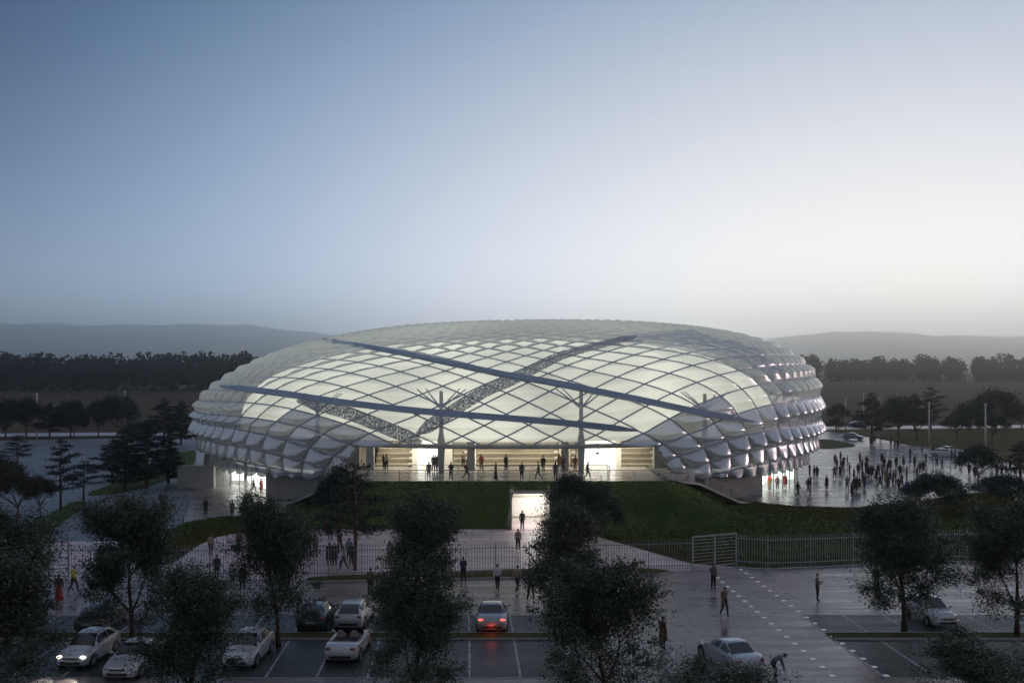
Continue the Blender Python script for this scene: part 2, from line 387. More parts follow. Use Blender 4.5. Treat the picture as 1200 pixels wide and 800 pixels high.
# lawn and berm round the terrace: a height field cut by an outline
lawn_outline = pxs([(188, 640), (196, 622), (215, 612), (260, 605), (310, 603), (335, 600)]) + [(-26, 116), (-21, 118), (20, 118), (27, 116)] + \
    pxs([(862, 584), (900, 590), (935, 593), (1000, 594.5), (1060, 589), (1130, 579), (1200, 572), (1300, 566), (1300, 652), (1200, 655), (1100, 658), (1000, 661.5), (900, 665), (866, 664), (812, 660), (740, 640), (690, 625), (650, 620), (530, 620), (400, 620), (330, 620.5), (290, 622.5), (255, 629), (232, 639), (212, 654), (196, 662)])
def smst(t): t = max(0.0, min(1.0, t)); return t * t * (3 - 2 * t)
def berm(x, y):
    dx = max(-14.2 - x, 0, x - 15.4); dy = max(101.3 - y, 0, y - 140)
    wx = 8.2 if x < 0 else 9.5
    k = math.hypot(dx / wx, dy / 8.0)
    h = 3.66 * smst(1 - k) if k > 0 else 3.66
    if y > 101.3 and dx == 0: h = 3.3
    if abs(x - 1.75) < 2.25 and 93.3 < y < 101.3: h = max(h, 3.62)
    return h
def point_in(x, y, poly):
    c = False; j = len(poly) - 1
    for i in range(len(poly)):
        xi, yi = poly[i][:2]; xj, yj = poly[j][:2]
        if (yi > y) != (yj > y) and x < (xj - xi) * (y - yi) / (yj - yi) + xi: c = not c
        j = i
    return c
def lawn_mesh():
    b = bmesh.new()
    vs = [b.verts.new((p[0], p[1], 0)) for p in lawn_outline]
    f = b.faces.new(vs)
    xs = [p[0] for p in lawn_outline]; ys = [p[1] for p in lawn_outline]
    x = -30.0
    def cut(co_, no):
        bmesh.ops.bisect_plane(b, geom=b.verts[:] + b.edges[:] + b.faces[:], plane_co=co_, plane_no=no)
    x = min(xs)
    while x < max(xs):
        cut((x, 0, 0), (1, 0, 0)); x += 0.8 if -27 < x < 30 else 3.0
    y = min(ys)
    while y < max(ys):
        cut((0, y, 0), (0, 1, 0)); y += 0.6
    # tunnel opening
    fs = [f for f in b.faces if -0.05 < f.calc_center_median().x < 3.55 and 92 < f.calc_center_median().y < 93.75]
    bmesh.ops.delete(b, geom=fs, context='FACES')
    for v in b.verts:
        h = berm(v.co.x, v.co.y)
        v.co.z = 0.012 + h + 0.04 * math.sin(v.co.x * 1.7 + v.co.y) * (h > 0.1)
    b.normal_update()
    for f in b.faces:
        if f.normal.z < 0: f.normal_flip()
        f.smooth = True
    me = bpy.data.meshes.new('lawn'); b.to_mesh(me); b.free(); me.materials.append(M['lawn'])
    o = link('lawn', me); o['kind'] = 'structure'
lawn_mesh()
# grass blades along slopes and lawn: uncountable tufts
def tufts(name, poly, n, zf, h, m, seed):
    r = random.Random(seed); V = []; Fa = []
    xs = [p[0] for p in poly]; ys = [p[1] for p in poly]
    k = 0
    while k < n:
        x = r.uniform(max(min(xs), -60), min(max(xs), 75)); y = r.uniform(min(ys), max(ys))
        if not point_in(x, y, poly): continue
        if -0.6 < x < 4.2 and 92.4 < y < 94.4: k += 1; continue
        if abs(x) < 14.9 and y > 100.8: k += 1; continue
        z = zf(x, y); a = r.uniform(0, 6.28); ww = 0.10; hh = h * r.uniform(0.5, 1.2); b0 = len(V)
        dx, dy = math.cos(a) * ww, math.sin(a) * ww
        V += [(x - dx, y - dy, z), (x + dx, y + dy, z), (x + r.uniform(-.08, .08), y + r.uniform(-.08, .08), z + hh)]
        Fa.append((b0, b0 + 1, b0 + 2)); k += 1
    o = link(name, mesh_np(name, V, np.array(Fa), False, [m])); o['kind'] = 'stuff'
    tag(o, 'short dark green grass growing over the slope below the terrace' if name == 'grass' else 'yellowish dry grass along the paving edge', 'grass')
tufts('grass', lawn_outline, 42000, lambda x, y: berm(x, y) + 0.01, 0.16, leaf_mat('grass_blade', (0.025, 0.056, 0.016), (0.075, 0.112, 0.026), 0.1, 0.9), 3)

dry_leaf = leaf_mat('dry_grass_blade', (0.07, 0.075, 0.018), (0.16, 0.14, 0.045), 0.1, 0.9)
tufts('dry_grass', pxs([(862, 586), (935, 594), (1000, 596), (1060, 590), (1130, 581), (1200, 574), (1200, 603), (1100, 608), (1000, 612), (930, 606), (880, 596)]), 12000, lambda x, y: berm(x, y) + 0.01, 0.15, dry_leaf, 4)
tufts('dry_grass', pxs([(196, 650), (214, 650), (232, 638), (256, 628), (305, 621), (305, 612), (240, 616), (205, 632)]), 4000, lambda x, y: berm(x, y) + 0.01, 0.15, dry_leaf, 5)
tufts('dry_grass', pxs([(690, 625), (740, 640), (812, 660), (900, 664), (1000, 661), (1000, 655), (900, 655), (812, 646), (740, 630)]), 5000, lambda x, y: berm(x, y) + 0.01, 0.13, dry_leaf, 6)
# left grass verges
sheet('grass_verge', smooth_poly(pxs([(100, 587), (84, 589), (62, 600), (34, 613), (-20, 640), (-20, 682), (32, 640), (52, 627), (76, 610), (98, 594)]), 3), 0.05, M['lawn'])
sheet('grass_verge', smooth_poly(pxs([(102, 579), (130, 567), (165, 548), (200, 534), (228, 528), (226, 545), (212, 556), (180, 568), (150, 576), (120, 580)]), 3), 0.05, M['lawn'])
# grass strip in front of the fence
strip = pxs([(-60, 679), (200, 678.5), (385, 674), (540, 668.5), (700, 665.5), (760, 667), (786, 670), (783, 672.6), (700, 674.5), (540, 677.5), (385, 681), (-60, 685)])
strip = pxs([(388, 681), (360, 678), (388, 675), (540, 669), (700, 664.5), (765, 666.5), (787, 670), (770, 673), (700, 674.5), (540, 677.5)])
sheet('grass_verge', smooth_poly(strip, 3), 0.05, M['lawn_dry'])
kerb_line('kerb', pxs([(360, 682.5), (540, 678.8), (700, 675.8), (770, 674), (789, 670.3)]))
kerb_line('kerb', pxs([(862, 664.6), (885, 667.6), (920, 667.5), (1000, 663), (1200, 656.5), (1290, 654)]))

# parking bays
def bx(k, y): return -2.45 + 2.52 * k + (57.0 - y) * 0.045
def block(k0, k1, ytop, ybot, shift=0.0):
    m = MB()
    a, b_, c, d = (bx(k0, ytop) + shift, ytop), (bx(k1, ytop) + shift, ytop), (bx(k1, ybot) + shift, ybot), (bx(k0, ybot) + shift, ybot)
    return [a, b_, c, d]
for (k0, k1, sh) in ((-14, 2, 0.0), (8, 18, 0.35)):
    sheet('parking_bay', block(k0, k1, 61.4, 57.2, sh), 0.008, M['bay'])
    sheet('parking_bay', block(k0, k1, 55.9, 49.2, sh), 0.008, M['bay'])
    gs = block(k0, k1, 57.2, 55.9, sh)
    sheet('grass_verge', gs, 0.09, M['lawn_dry'])
    m = MB()
    for (p, q) in ((gs[0], gs[1]), (gs[3], gs[2])): m.bar((p[0], p[1], 0.05), (q[0], q[1], 0.05), 0.14, 0.1)
    o = m.build('kerb', M['kerb']); o['kind'] = 'structure'
    m = MB()
    for k in range(k0, k1 + 1):
        for (ya, yb) in ((61.4, 57.3), (55.8, 49.2)):
            pa, pb = bx(k, ya) + sh, bx(k, yb) + sh
            m.quad([(pa - 0.06, ya, 0.016), (pb - 0.06, yb, 0.016), (pb + 0.06, yb, 0.016), (pa + 0.06, ya, 0.016)])
    for ya in (61.5, 49.1):
        pa, pb = bx(k0, ya) + sh, bx(k1, ya) + sh
        m.quad([(pa, ya - 0.06, 0.016), (pb, ya - 0.06, 0.016), (pb, ya + 0.06, 0.016), (pa, ya + 0.06, 0.016)])
    o = m.build('road_markings', M['paint']); o['kind'] = 'structure'
# two rows of white stud markers, faint glow added to keep them pale
for (xa, ya, xb, yb, n, nm) in ((17.3, 75.2, 18.75, 46.6, 21, 'right'), (14.9, 72.2, 16.05, 46.6, 19, 'left')):
    for i in range(n):
        t = i / (n - 1); x = xa + (xb - xa) * t; y = ya + (yb - ya) * t
        if i == 0:
            m = MB(); m.box((0, 0, 0.012), (0.27, 0.27, 0.024), 0, 0.9); me = m.mesh('ground_marker', emis('stud_glow' + nm, (1, .98, .95), 0.13))
        o = link('ground_marker', me); o.location = (x, y, 0.004)
        num = ['farthest', 'second', 'third', 'fourth', 'fifth', 'sixth', 'seventh', 'eighth', 'ninth', 'tenth', 'eleventh', 'twelfth', 'thirteenth', 'fourteenth', 'fifteenth', 'sixteenth', 'seventeenth', 'eighteenth', 'nineteenth', 'twentieth', 'twenty-first'][i]
        tag(o, f'{num} white square stud{" from the fence" if i else ""} in the {nm} dotted row on the paving', 'ground marker', 'white square studs in two rows on the paving')

# ------------------------------------------------------------------ arena surface maths
A_, B_, CX, CY = 43.1, 38.0, -0.6, 142.0
ZB, HT, Z0, RL = 8.5, 12.15, 3.0, 0.945
SN = 55.0
th = np.linspace(-math.pi / 2, 3 * math.pi / 2, 2001)
xx, yy = A_ * np.cos(th), B_ * np.sin(th)
arc = np.concatenate([[0], np.cumsum(np.hypot(np.diff(xx), np.diff(yy)))])
CELL = arc[-1] / SN
def theta_of(s):
    return np.interp(np.mod(s * CELL, arc[-1]), arc, th)
def nexp(x): return 2.0 + 1.25 * np.clip((x / A_ + 1) / 2, 0, 1)
# lower profile table
zl = np.linspace(Z0, ZB, 60); rl_ = 1 - (1 - RL) * ((ZB - zl) / (ZB - Z0)) ** 2
al = np.concatenate([[0], np.cumsum(np.hypot(np.diff(zl), np.diff(rl_) * 40))])
UNIT = np.interp(6.9, zl, al) / 2.0
VB = al[-1] / UNIT
# upper table on the front section
tt = np.linspace(0, math.pi / 2, 400)
ru = np.cos(tt) ** (2 / 2.57); zu = ZB + HT * np.sin(tt) ** (2 / 2.57)
au = np.concatenate([[0], np.cumsum(np.hypot(np.diff(ru) * B_, np.diff(zu)))])
vu = VB + np.concatenate([[0], np.cumsum(np.diff(au) / (UNIT + 0.022 * au[1:]))])
VMAX = float(np.interp(0.08, ru[::-1], vu[::-1]))
CR = 14.0
def surf(s, v):
    s = np.asarray(s, float); v = np.asarray(v, float)
    t = theta_of(s); c, sn = np.cos(t), np.sin(t)
    lo = v < VB
    r_lo = np.interp(v * UNIT, al, rl_); z_lo = np.interp(v * UNIT, al, zl)
    r_up = np.interp(v, vu, ru)
    x = np.where(lo, A_ * r_lo * c, (CR * (1 - r_up) + A_ * r_up) * c)
    y = np.where(lo, B_ * r_lo * sn, B_ * r_up * sn)
    rho = np.clip(np.sqrt((x / A_) ** 2 + (y / B_) ** 2), 0, 1)
    n = nexp(x)
    z_up = ZB + HT * (1 + 0.06 * x / A_) * np.clip(1 - rho ** n, 0, 1) ** (1 / n)
    z = np.where(lo, z_lo, z_up)
    return np.stack([CX + x, CY + y, z], -1)
def surf_n(s, v):
    e = 0.04
    du = surf(s + e, v) - surf(s - e, v); dv = surf(s, np.minimum(v + e, VMAX + 1)) - surf(s, np.maximum(v - e, 0))
    n = np.cross(du, dv); n /= np.linalg.norm(n, axis=-1, keepdims=True) + 1e-9
    return n
# lattice warp
sg = np.linspace(0, 30, 1201)
def beta_f(a):
    a = np.abs(a)
    u = np.clip((a - 1.2) / 7.5, 0, 1); d = np.clip((a - 19) / 7.5, 0, 1)
    return 0.97 * u * u * (3 - 2 * u) * (1 - d * d * (3 - 2 * d))
Fg = np.concatenate([[0], np.cumsum((1 - beta_f((sg[1:] + sg[:-1]) / 2)) * np.diff(sg))])
Gg = np.concatenate([[0], np.cumsum((1 + beta_f((sg[1:] + sg[:-1]) / 2)) * np.diff(sg))])
def G_of(s): return np.sign(s) * np.interp(np.abs(s), sg, Gg)
def F_of(s): return np.sign(s) * np.interp(np.abs(s), sg, Fg)
def V_of(v): return 4.3 * np.tanh(v / 4.3)
def invert(p, q):
    p = np.asarray(p, float); q = np.asarray(q, float)
    sw = p > q
    P = np.where(sw, q, p); Q = np.where(sw, p, q)
    lo = np.full(P.shape, -30.0); hi = np.zeros(P.shape)
    for _ in range(34):
        mid = (lo + hi) / 2
        v = P - 0.5 - F_of(mid)
        g = (v + 0.5) - beta_f(mid) * V_of(np.maximum(v, 0)) - G_of(mid) - Q
        hi = np.where(g < 0, mid, hi); lo = np.where(g < 0, lo, mid)
    s = (lo + hi) / 2; v = P - 0.5 - F_of(s)
    return np.where(sw, -s, s), v
def in_open(s, v): return (v < 1.999) & (np.abs(s) < 3.5 + (2 - v) * 0.45)
def amp(s, v):
    a = np.abs(s)
    low = np.clip((3.4 - v) / 1.2, 0, 1) * np.clip((a - 2.5) / 2.5, 0, 1)
    side = np.clip((a - 6) / 5, 0, 1)
    top = np.clip((v - 7) / 5, 0, 1)
    return 0.55 + 0.46 * np.maximum(low * (1 - .3 * side), side * .05) + 0.38 * top * (1 - .6 * side)

arena = empty('arena', (CX, CY, 0))
tag(arena, 'glowing oval sports arena clad in translucent diamond shaped air cushions', 'arena')
def part(name, me): 
    o = link(name, me, arena); o.location = (-CX, -CY, 0); return o
def partb(mb, name, m, smooth=False): return part(name, mb.mesh(name, m, smooth))

cells = []
for i in range(-60, 90):
    for j in range(-60, 90):
        if min(i, j) > 32 or max(i, j) < -5: continue
        cells.append((i, j))
ci = np.array(cells, float)
cs, cv = invert(ci[:, 0] + 0.5, ci[:, 1] + 0.5)
keep = (np.abs(cs) < 27.6) & (cv > -0.5) & (cv < VMAX)
ci = ci[keep]; cs = cs[keep]; cv = cv[keep]
def cell_mesh(i, j, n):
    g = np.linspace(0, 1, n + 1)
    aa, bb = np.meshgrid(g, g, indexing='ij')
    s, v = invert(i + aa, j + bb)
    vc = np.clip(v, 0, VMAX)
    base = surf(s, vc); nn = surf_n(s, vc)
    be = beta_f(s)
    vert = np.where(s < 0, aa, bb)
    tau = (aa + bb) / 2 * (1 - be) + vert * be
    t0 = 0.42
    g_ = np.where(tau > t0, (np.clip(1 - tau, 0, 1) / (1 - t0)) ** 0.85, (tau / t0) ** 3.2)
    mask = (np.sin(np.pi * np.clip(aa, 0, 1)) * np.sin(np.pi * np.clip(bb, 0, 1))).clip(0, 1) ** 0.42
    # front cushions: plain pillow ; sides: drooping scallops
    drop = np.clip((np.abs(s) - 3) / 4, 0, 1) * 0.45 + 0.55
    drop = drop * (1 - 0.8 * np.clip((v - 3.2) / 1.8, 0, 1) * np.clip((np.abs(s) - 4) / 4, 0, 1))
    prof = mask * (drop * g_ * 1.15 + (1 - drop))
    off = amp(s, vc) * prof
    Pn = base + nn * off[..., None]
    Fa = []
    idx = np.arange((n + 1) * (n + 1)).reshape(n + 1, n + 1)
    smid = (s[:-1, :-1] + s[1:, 1:] + s[1:, :-1] + s[:-1, 1:]) / 4; vmid = (v[:-1, :-1] + v[1:, 1:] + v[1:, :-1] + v[:-1, 1:]) / 4
    ok = (vmid > 0.0) & (vmid < VMAX) & ~in_open(smid, vmid)
    a0, a1, a2, a3 = idx[:-1, :-1][ok], idx[1:, :-1][ok], idx[1:, 1:][ok], idx[:-1, 1:][ok]
    Fa = np.stack([a0, a1, a2, a3], -1)
    return Pn.reshape(-1, 3), Fa
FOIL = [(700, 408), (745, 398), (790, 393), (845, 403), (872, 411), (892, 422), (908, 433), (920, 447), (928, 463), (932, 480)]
info = []
for (i, j), s0, v0 in zip(ci, cs, cv):
    n = 12 if abs(s0) < 13 else 6
    V, Fa = cell_mesh(i, j, n)
    if len(Fa) == 0: continue
    used = np.unique(Fa); rm = np.full(len(V), -1); rm[used] = np.arange(len(used)); V = V[used]; Fa = rm[Fa]
    # area as seen from the photo's viewpoint
    px = V[:, 0] / V[:, 1]; pz = (V[:, 2] - CAMZ) / V[:, 1]
    nrm = surf_n(np.array([s0]), np.array([max(v0, 0)]))[0]; ctr = V.mean(0)
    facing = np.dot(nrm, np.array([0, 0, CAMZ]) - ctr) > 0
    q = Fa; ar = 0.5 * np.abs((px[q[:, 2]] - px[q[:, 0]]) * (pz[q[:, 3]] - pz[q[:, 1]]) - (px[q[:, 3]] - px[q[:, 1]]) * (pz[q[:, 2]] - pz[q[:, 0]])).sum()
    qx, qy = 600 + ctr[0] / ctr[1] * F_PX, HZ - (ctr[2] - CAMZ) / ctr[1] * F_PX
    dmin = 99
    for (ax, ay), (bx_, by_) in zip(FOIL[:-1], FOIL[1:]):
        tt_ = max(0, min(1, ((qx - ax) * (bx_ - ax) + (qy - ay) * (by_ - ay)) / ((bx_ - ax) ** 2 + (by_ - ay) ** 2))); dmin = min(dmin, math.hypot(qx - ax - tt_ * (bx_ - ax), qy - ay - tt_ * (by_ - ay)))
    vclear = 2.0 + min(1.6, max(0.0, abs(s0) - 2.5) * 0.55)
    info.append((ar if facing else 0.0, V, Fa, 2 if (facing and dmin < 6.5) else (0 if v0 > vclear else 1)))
info.sort(key=lambda t: -t[0])
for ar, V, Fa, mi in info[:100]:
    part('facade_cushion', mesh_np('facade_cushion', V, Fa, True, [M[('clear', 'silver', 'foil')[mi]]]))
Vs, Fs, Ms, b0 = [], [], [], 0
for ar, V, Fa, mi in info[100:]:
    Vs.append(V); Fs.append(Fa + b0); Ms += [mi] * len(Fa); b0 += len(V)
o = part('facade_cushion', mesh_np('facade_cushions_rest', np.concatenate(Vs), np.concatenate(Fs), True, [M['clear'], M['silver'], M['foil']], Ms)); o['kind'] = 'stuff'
print('cells', len(info), 'VMAX', VMAX, 'VB', VB)

# steel lattice
fr = MB()
def lattice_line(const, is_p):
    t = np.arange(-60, 90, 0.2)
    c = np.full(t.shape, float(const))
    s, v = invert(c, t) if is_p else invert(t, c)
    ok = (np.abs(s) < 23) & (v >= -0.001) & (v < VMAX - 0.5) & ~in_open(s, v + 0.02)
    P = surf(s, np.clip(v, 0, VMAX)); nn = surf_n(s, np.clip(v, 0, VMAX)); P = P + nn * 0.02
    run = []
    for k in range(len(t)):
        if ok[k]: run.append(k)
        if (not ok[k] or k == len(t) - 1) and run:
            if len(run) > 2: fr.tube([tuple(P[m]) for m in run], 0.082, 5, False)
            run = []
for c in range(-40, 75):
    lattice_line(c, True); lattice_line(c, False)
partb(fr, 'lattice_frame', M['frame'], True)
# rim and edge of the big opening
rim = MB()
def sv_line(lst, n=14):
    out = []
    for (s0, v0), (s1, v1) in zip(lst[:-1], lst[1:]):
        for k in range(n): out.append((s0 + (s1 - s0) * k / n, v0 + (v1 - v0) * k / n))
    out.append(lst[-1]); a = np.array(out)
    P = surf(a[:, 0], a[:, 1]) + surf_n(a[:, 0], a[:, 1]) * 0.05
    return [tuple(p) for p in P]
rim.tube(sv_line([(4.4, 0.0), (27.5, 0.0)], 120), 0.16, 6); rim.tube(sv_line([(-27.5, 0.0), (-4.4, 0.0)], 120), 0.16, 6)
partb(rim, 'bottom_rim', M['frame'], True)
eg = MB(); eg.tube(sv_line([(-4.4, 0.0), (-3.5, 2.0), (3.5, 2.0), (4.4, 0.0)], 30), 0.24, 6)
partb(eg, 'opening_frame', simple('pale_opening_frame', (0.42, 0.41, 0.38), 0.4, noise=0.05), True)

# ribbons lying on the skin
def hit(px, py):
    dx, dz_ = (px - 600) / F_PX, -(py - HZ) / F_PX
    y = np.linspace(95, 150, 5000); x = dx * y; z = CAMZ + dz_ * y
    rho = np.sqrt(((x - CX) / A_) ** 2 + ((y - CY) / B_) ** 2)
    n = nexp(x - CX); h = np.clip((z - ZB) / (HT * (1 + 0.06 * (x - CX) / A_)), 0, 1)
    Rz = np.where(z > ZB, (1 - h ** n) ** (1 / n), 1 - (1 - RL) * ((ZB - z) / (ZB - Z0)) ** 2)
    k = np.argmax(rho < Rz)
    if k == 0: return None
    return np.array([x[k], y[k], z[k]])
def ribbon(name, pts, width, m, lift=0.68, th_=0.30):
    dense = []
    for (a, b), (c, d) in zip(pts[:-1], pts[1:]):
        for k in range(8): dense.append((a + (c - a) * k / 8, b + (d - b) * k / 8))
    dense.append(pts[-1])
    P = [p for p in (hit(*q) for q in dense) if p is not None]
    P = np.array(P)
    for _ in range(6): P[1:-1] = (P[:-2] + P[2:] + 2 * P[1:-1]) / 4
    V = []; Fa = []
    def normal(p):
        x, y, z = p[0] - CX, p[1] - CY, p[2]
        n = nexp(x)
        g = np.array([abs(x / A_) ** (n - 1) * np.sign(x) / A_, np.sign(y) * abs(y / B_) ** (n - 1) / B_, (max(0, (z - ZB)) / HT) ** (n - 1) / HT])
        g = np.array([x / A_ ** 2, y / B_ ** 2, (max(0, z - ZB) / HT) ** (n - 1) / HT])
        return g / np.linalg.norm(g)
    for k, p in enumerate(P):
        t = P[min(k + 1, len(P) - 1)] - P[max(k - 1, 0)]; t /= np.linalg.norm(t)
        nn = normal(p); sd_ = np.cross(nn, t); sd_ /= np.linalg.norm(sd_)
        wd = width * (min(1, k / 5 + 0.25)) * (min(1, (len(P) - 1 - k) / 5 + 0.25))
        for (a, l) in ((-1, lift), (1, lift), (1, lift - th_), (-1, lift - th_)):
            V.append(p + sd_ * a * wd / 2 + nn * l)
    for k in range(len(P) - 1):
        for q in range(4):
            q2 = (q + 1) % 4; Fa.append((k * 4 + q, k * 4 + q2, k * 4 + 4 + q2, k * 4 + 4 + q))
    Fa.append((0, 1, 2, 3)); e = 4 * (len(P) - 1); Fa.append((e + 3, e + 2, e + 1, e))
    return part(name, mesh_np(name, V, Fa, False, [m]))
ribbon('diagonal_beam', [(378, 403), (420, 409), (480, 420), (547, 434), (592, 443), (640, 450), (700, 461), (750, 470), (810, 482), (880, 494)], 0.68, M['ribbon'])
ribbon('diagonal_beam', [(262, 456), (310, 461), (350, 466), (400, 473), (475, 481), (550, 487), (625, 492), (690, 498), (745, 504)], 0.68, M['ribbon'])
ribbon('speckled_ribbon', [(352, 472), (400, 482), (425, 490), (450, 500), (480, 512), (496, 519)], 1.3, M['speckle'], 0.63, 0.1)
ribbon('speckled_ribbon', [(490, 508), (517, 491), (550, 471), (575, 458), (600, 449), (630, 434), (655, 422), (687, 413), (720, 405), (745, 399)], 1.35, M['speckle'], 0.63, 0.1)

# inner hall shell with the self-glowing lining
n1, n2 = 96, 30
S_, T_ = np.meshgrid(np.linspace(0, 2 * math.pi, n1, endpoint=False), np.linspace(0, math.pi / 2 * 0.98, n2), indexing='ij')
rr = np.cos(T_) ** (2 / 2.57)
X = 0.86 * A_ * rr * np.cos(S_); Y = 0.86 * B_ * rr * np.sin(S_)
Zz = 7.0 + 0.99 * (1 + 0.05 * X / A_) * HT * np.sin(T_) ** (2 / 2.57)
V = np.stack([CX + X, CY + Y, Zz], -1).reshape(-1, 3)
idx = np.arange(n1 * n2).reshape(n1, n2); a = idx[:, :-1]; b = np.roll(idx, -1, 0)[:, :-1]; c = np.roll(idx, -1, 0)[:, 1:]; d = idx[:, 1:]
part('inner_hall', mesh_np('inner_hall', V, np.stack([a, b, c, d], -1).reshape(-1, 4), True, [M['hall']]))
# soffit ring under the hall lining
def ring_sheet(r0, z0, r1, z1, skip=None, n=180):
    V = []; Fa = []
    for k in range(n):
        t0_, t1_ = 2 * math.pi * k / n, 2 * math.pi * (k + 1) / n
        if skip and skip((t0_ + t1_) / 2): continue
        b = len(V)
        for (t, r, z) in ((t0_, r0, z0), (t1_, r0, z0), (t1_, r1, z1), (t0_, r1, z1)):
            V.append((CX + A_ * r * math.cos(t), CY + B_ * r * math.sin(t), z))
        Fa.append((b, b + 1, b + 2, b + 3))
    return V, Fa
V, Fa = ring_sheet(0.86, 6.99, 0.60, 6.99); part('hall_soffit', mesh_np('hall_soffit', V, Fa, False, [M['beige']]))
V, Fa = ring_sheet(0.948, 3.0, 0.90, 3.03, lambda t: abs(CX + A_ * 0.92 * math.cos(t)) < 19 and math.sin(t) < 0); part('soffit', mesh_np('soffit', V, Fa, False, [M['concrete']]))

def ang(px, r):   # angle where the sight line meets the wall ellipse of relative radius r
    k = (px - 600) / F_PX
    y = np.linspace(95, 142, 8000); x = k * y
    rho = np.sqrt(((x - CX) / A_) ** 2 + ((y - CY) / B_) ** 2); i = int(np.argmax(rho < r))
    return math.atan2((y[i] - CY) / B_, (x[i] - CX) / A_)
tL0, tL1 = ang(257, .93), ang(312, .93); tR0, tR1 = ang(893, .93), ang(934, .93)
def norm(t): return (t + 2 * math.pi) % (2 * math.pi)
doors = [(norm(tL0), norm(tL1)), (norm(tR0), norm(tR1))]
print('doors', doors)
def skipw(t):
    if any(a_ < t < b_ for a_, b_ in doors): return True
    x = CX + A_ * 0.93 * math.cos(t)
    return abs(x) < 17.5 and math.sin(t) < 0
def wall_strip(r, z0, z1, t0_, t1_, n, thick=0.3):
    m = MB()
    pts = []
    for k in range(n + 1):
        t = t0_ + (t1_ - t0_) * k / n
        pts.append(((CX + A_ * r * math.cos(t), CY + B_ * r * math.sin(t)), (CX + (A_ * r - thick) * math.cos(t), CY + (B_ * r - thick) * math.sin(t))))
    for k in range(n):
        (o0, i0), (o1, i1) = pts[k], pts[k + 1]
        m.quad([(o0[0], o0[1], z0), (o1[0], o1[1], z0), (o1[0], o1[1], z1), (o0[0], o0[1], z1)])
        m.quad([(i1[0], i1[1], z0), (i0[0], i0[1], z0), (i0[0], i0[1], z1), (i1[0], i1[1], z1)])
    for (o_, i_) in (pts[0], pts[-1]):
        m.quad([(o_[0], o_[1], z0), (i_[0], i_[1], z0), (i_[0], i_[1], z1), (o_[0], o_[1], z1)])
    return m
tF0 = norm(math.atan2(-math.sqrt(1 - (17.5 / (A_ * .93)) ** 2), -17.5 / (A_ * .93))); tF1 = norm(math.atan2(-math.sqrt(1 - (17.5 / (A_ * .93)) ** 2), 17.5 / (A_ * .93)))
# panels of the ground floor wall
for (a_, b_, n) in ((doors[0][1], tF0, 24), (tF1, doors[1][0], 24), (doors[1][1], 2 * math.pi + doors[0][0], 90)):
    partb(wall_strip(0.93, 0.0, 3.02, a_, b_, n), 'ground_floor_wall', M['concrete'])
partb(wall_strip(0.855, 3.2, 6.98, tF1 + 0.02, 2 * math.pi + tF0 - 0.02, 120), 'inner_drum_wall', M['concrete'])
# terrace side walls below the raised edge
for sgn in (-1, 1):
    m = MB(); x = sgn * 18.7
    m.box((x, 112.5, 1.85 + 0.0), (0.3, 9.0, 3.6)); partb(m, 'side_wall', M['concrete'])
# lit lobbies left and right
for nm, (a_, b_) in zip(('left', 'right'), doors):
    partb(wall_strip(0.84, 0.01, 2.98, a_ - 0.22, b_ + 0.12, 24), 'lobby_back_wall', M['lobby'])
    # jambs, glazing and mullions
    g = wall_strip(0.925, 0.02, 2.97, a_, b_, 10, 0.03)
    gm = bpy.data.materials.get('lobby_glass')
    if not gm:
        gm, gnt, gb = mat('lobby_glass'); gb.inputs['Roughness'].default_value = 0.03
        tr = N(gnt, 'ShaderNodeBsdfTransparent'); tr.inputs['Color'].default_value = (0.93, 0.96, 0.95, 1); mx = N(gnt, 'ShaderNodeMixShader'); mx.inputs[0].default_value = 0.88
        gb.inputs['Base Color'].default_value = (0.3, 0.33, 0.33, 1)
        gnt.links.new(gb.outputs[0], mx.inputs[1]); gnt.links.new(tr.outputs[0], mx.inputs[2]); gnt.links.new(mx.outputs[0], gnt.nodes['Material Output'].inputs['Surface'])
    gl = partb(g, 'lobby_glazing', gm)
    for k in range(0, 6):
        t = a_ + (b_ - a_) * k / 5; m = MB()
        px_, py_ = CX + (A_ * .93) * math.cos(t), CY + (B_ * .93) * math.sin(t)
        m.box((px_, py_, 1.5), (0.09, 0.09, 2.96)); partb(m, 'mullion', M['steel'])
    # short inner fin walls, given the same glow as the back wall
    for t in ((a_ - 0.10, b_ + 0.006) if nm == 'left' else (a_ - 0.006, b_ + 0.10)):
        m = MB(); p0 = (CX + A_ * .925 * math.cos(t), CY + B_ * .925 * math.sin(t), 1.5); p1 = (CX + A_ * .85 * math.cos(t), CY + B_ * .85 * math.sin(t), 1.5)
        m.bar(p0, p1, 0.2, 2.96); partb(m, 'lobby_side_wall', M['lobby'])
    tm = (a_ + b_) / 2
    for dt in (-0.25, 0.25):
        t = tm + (b_ - a_) * dt
        ld = bpy.data.lights.new('lobby_lamp', 'AREA'); ld.shape = 'RECTANGLE'; ld.size = 3.0; ld.size_y = 1.2; ld.energy = 260; ld.color = (1.0, 0.98, 0.92)
        lo = bpy.data.objects.new('lobby_lamp', ld); col.objects.link(lo); lo.parent = arena
        lo.location = (A_ * .905 * math.cos(t), B_ * .905 * math.sin(t), 2.9)
        lo.rotation_euler = (math.radians(28) , 0, t + math.pi / 2)
# lobby floor seam kept plain

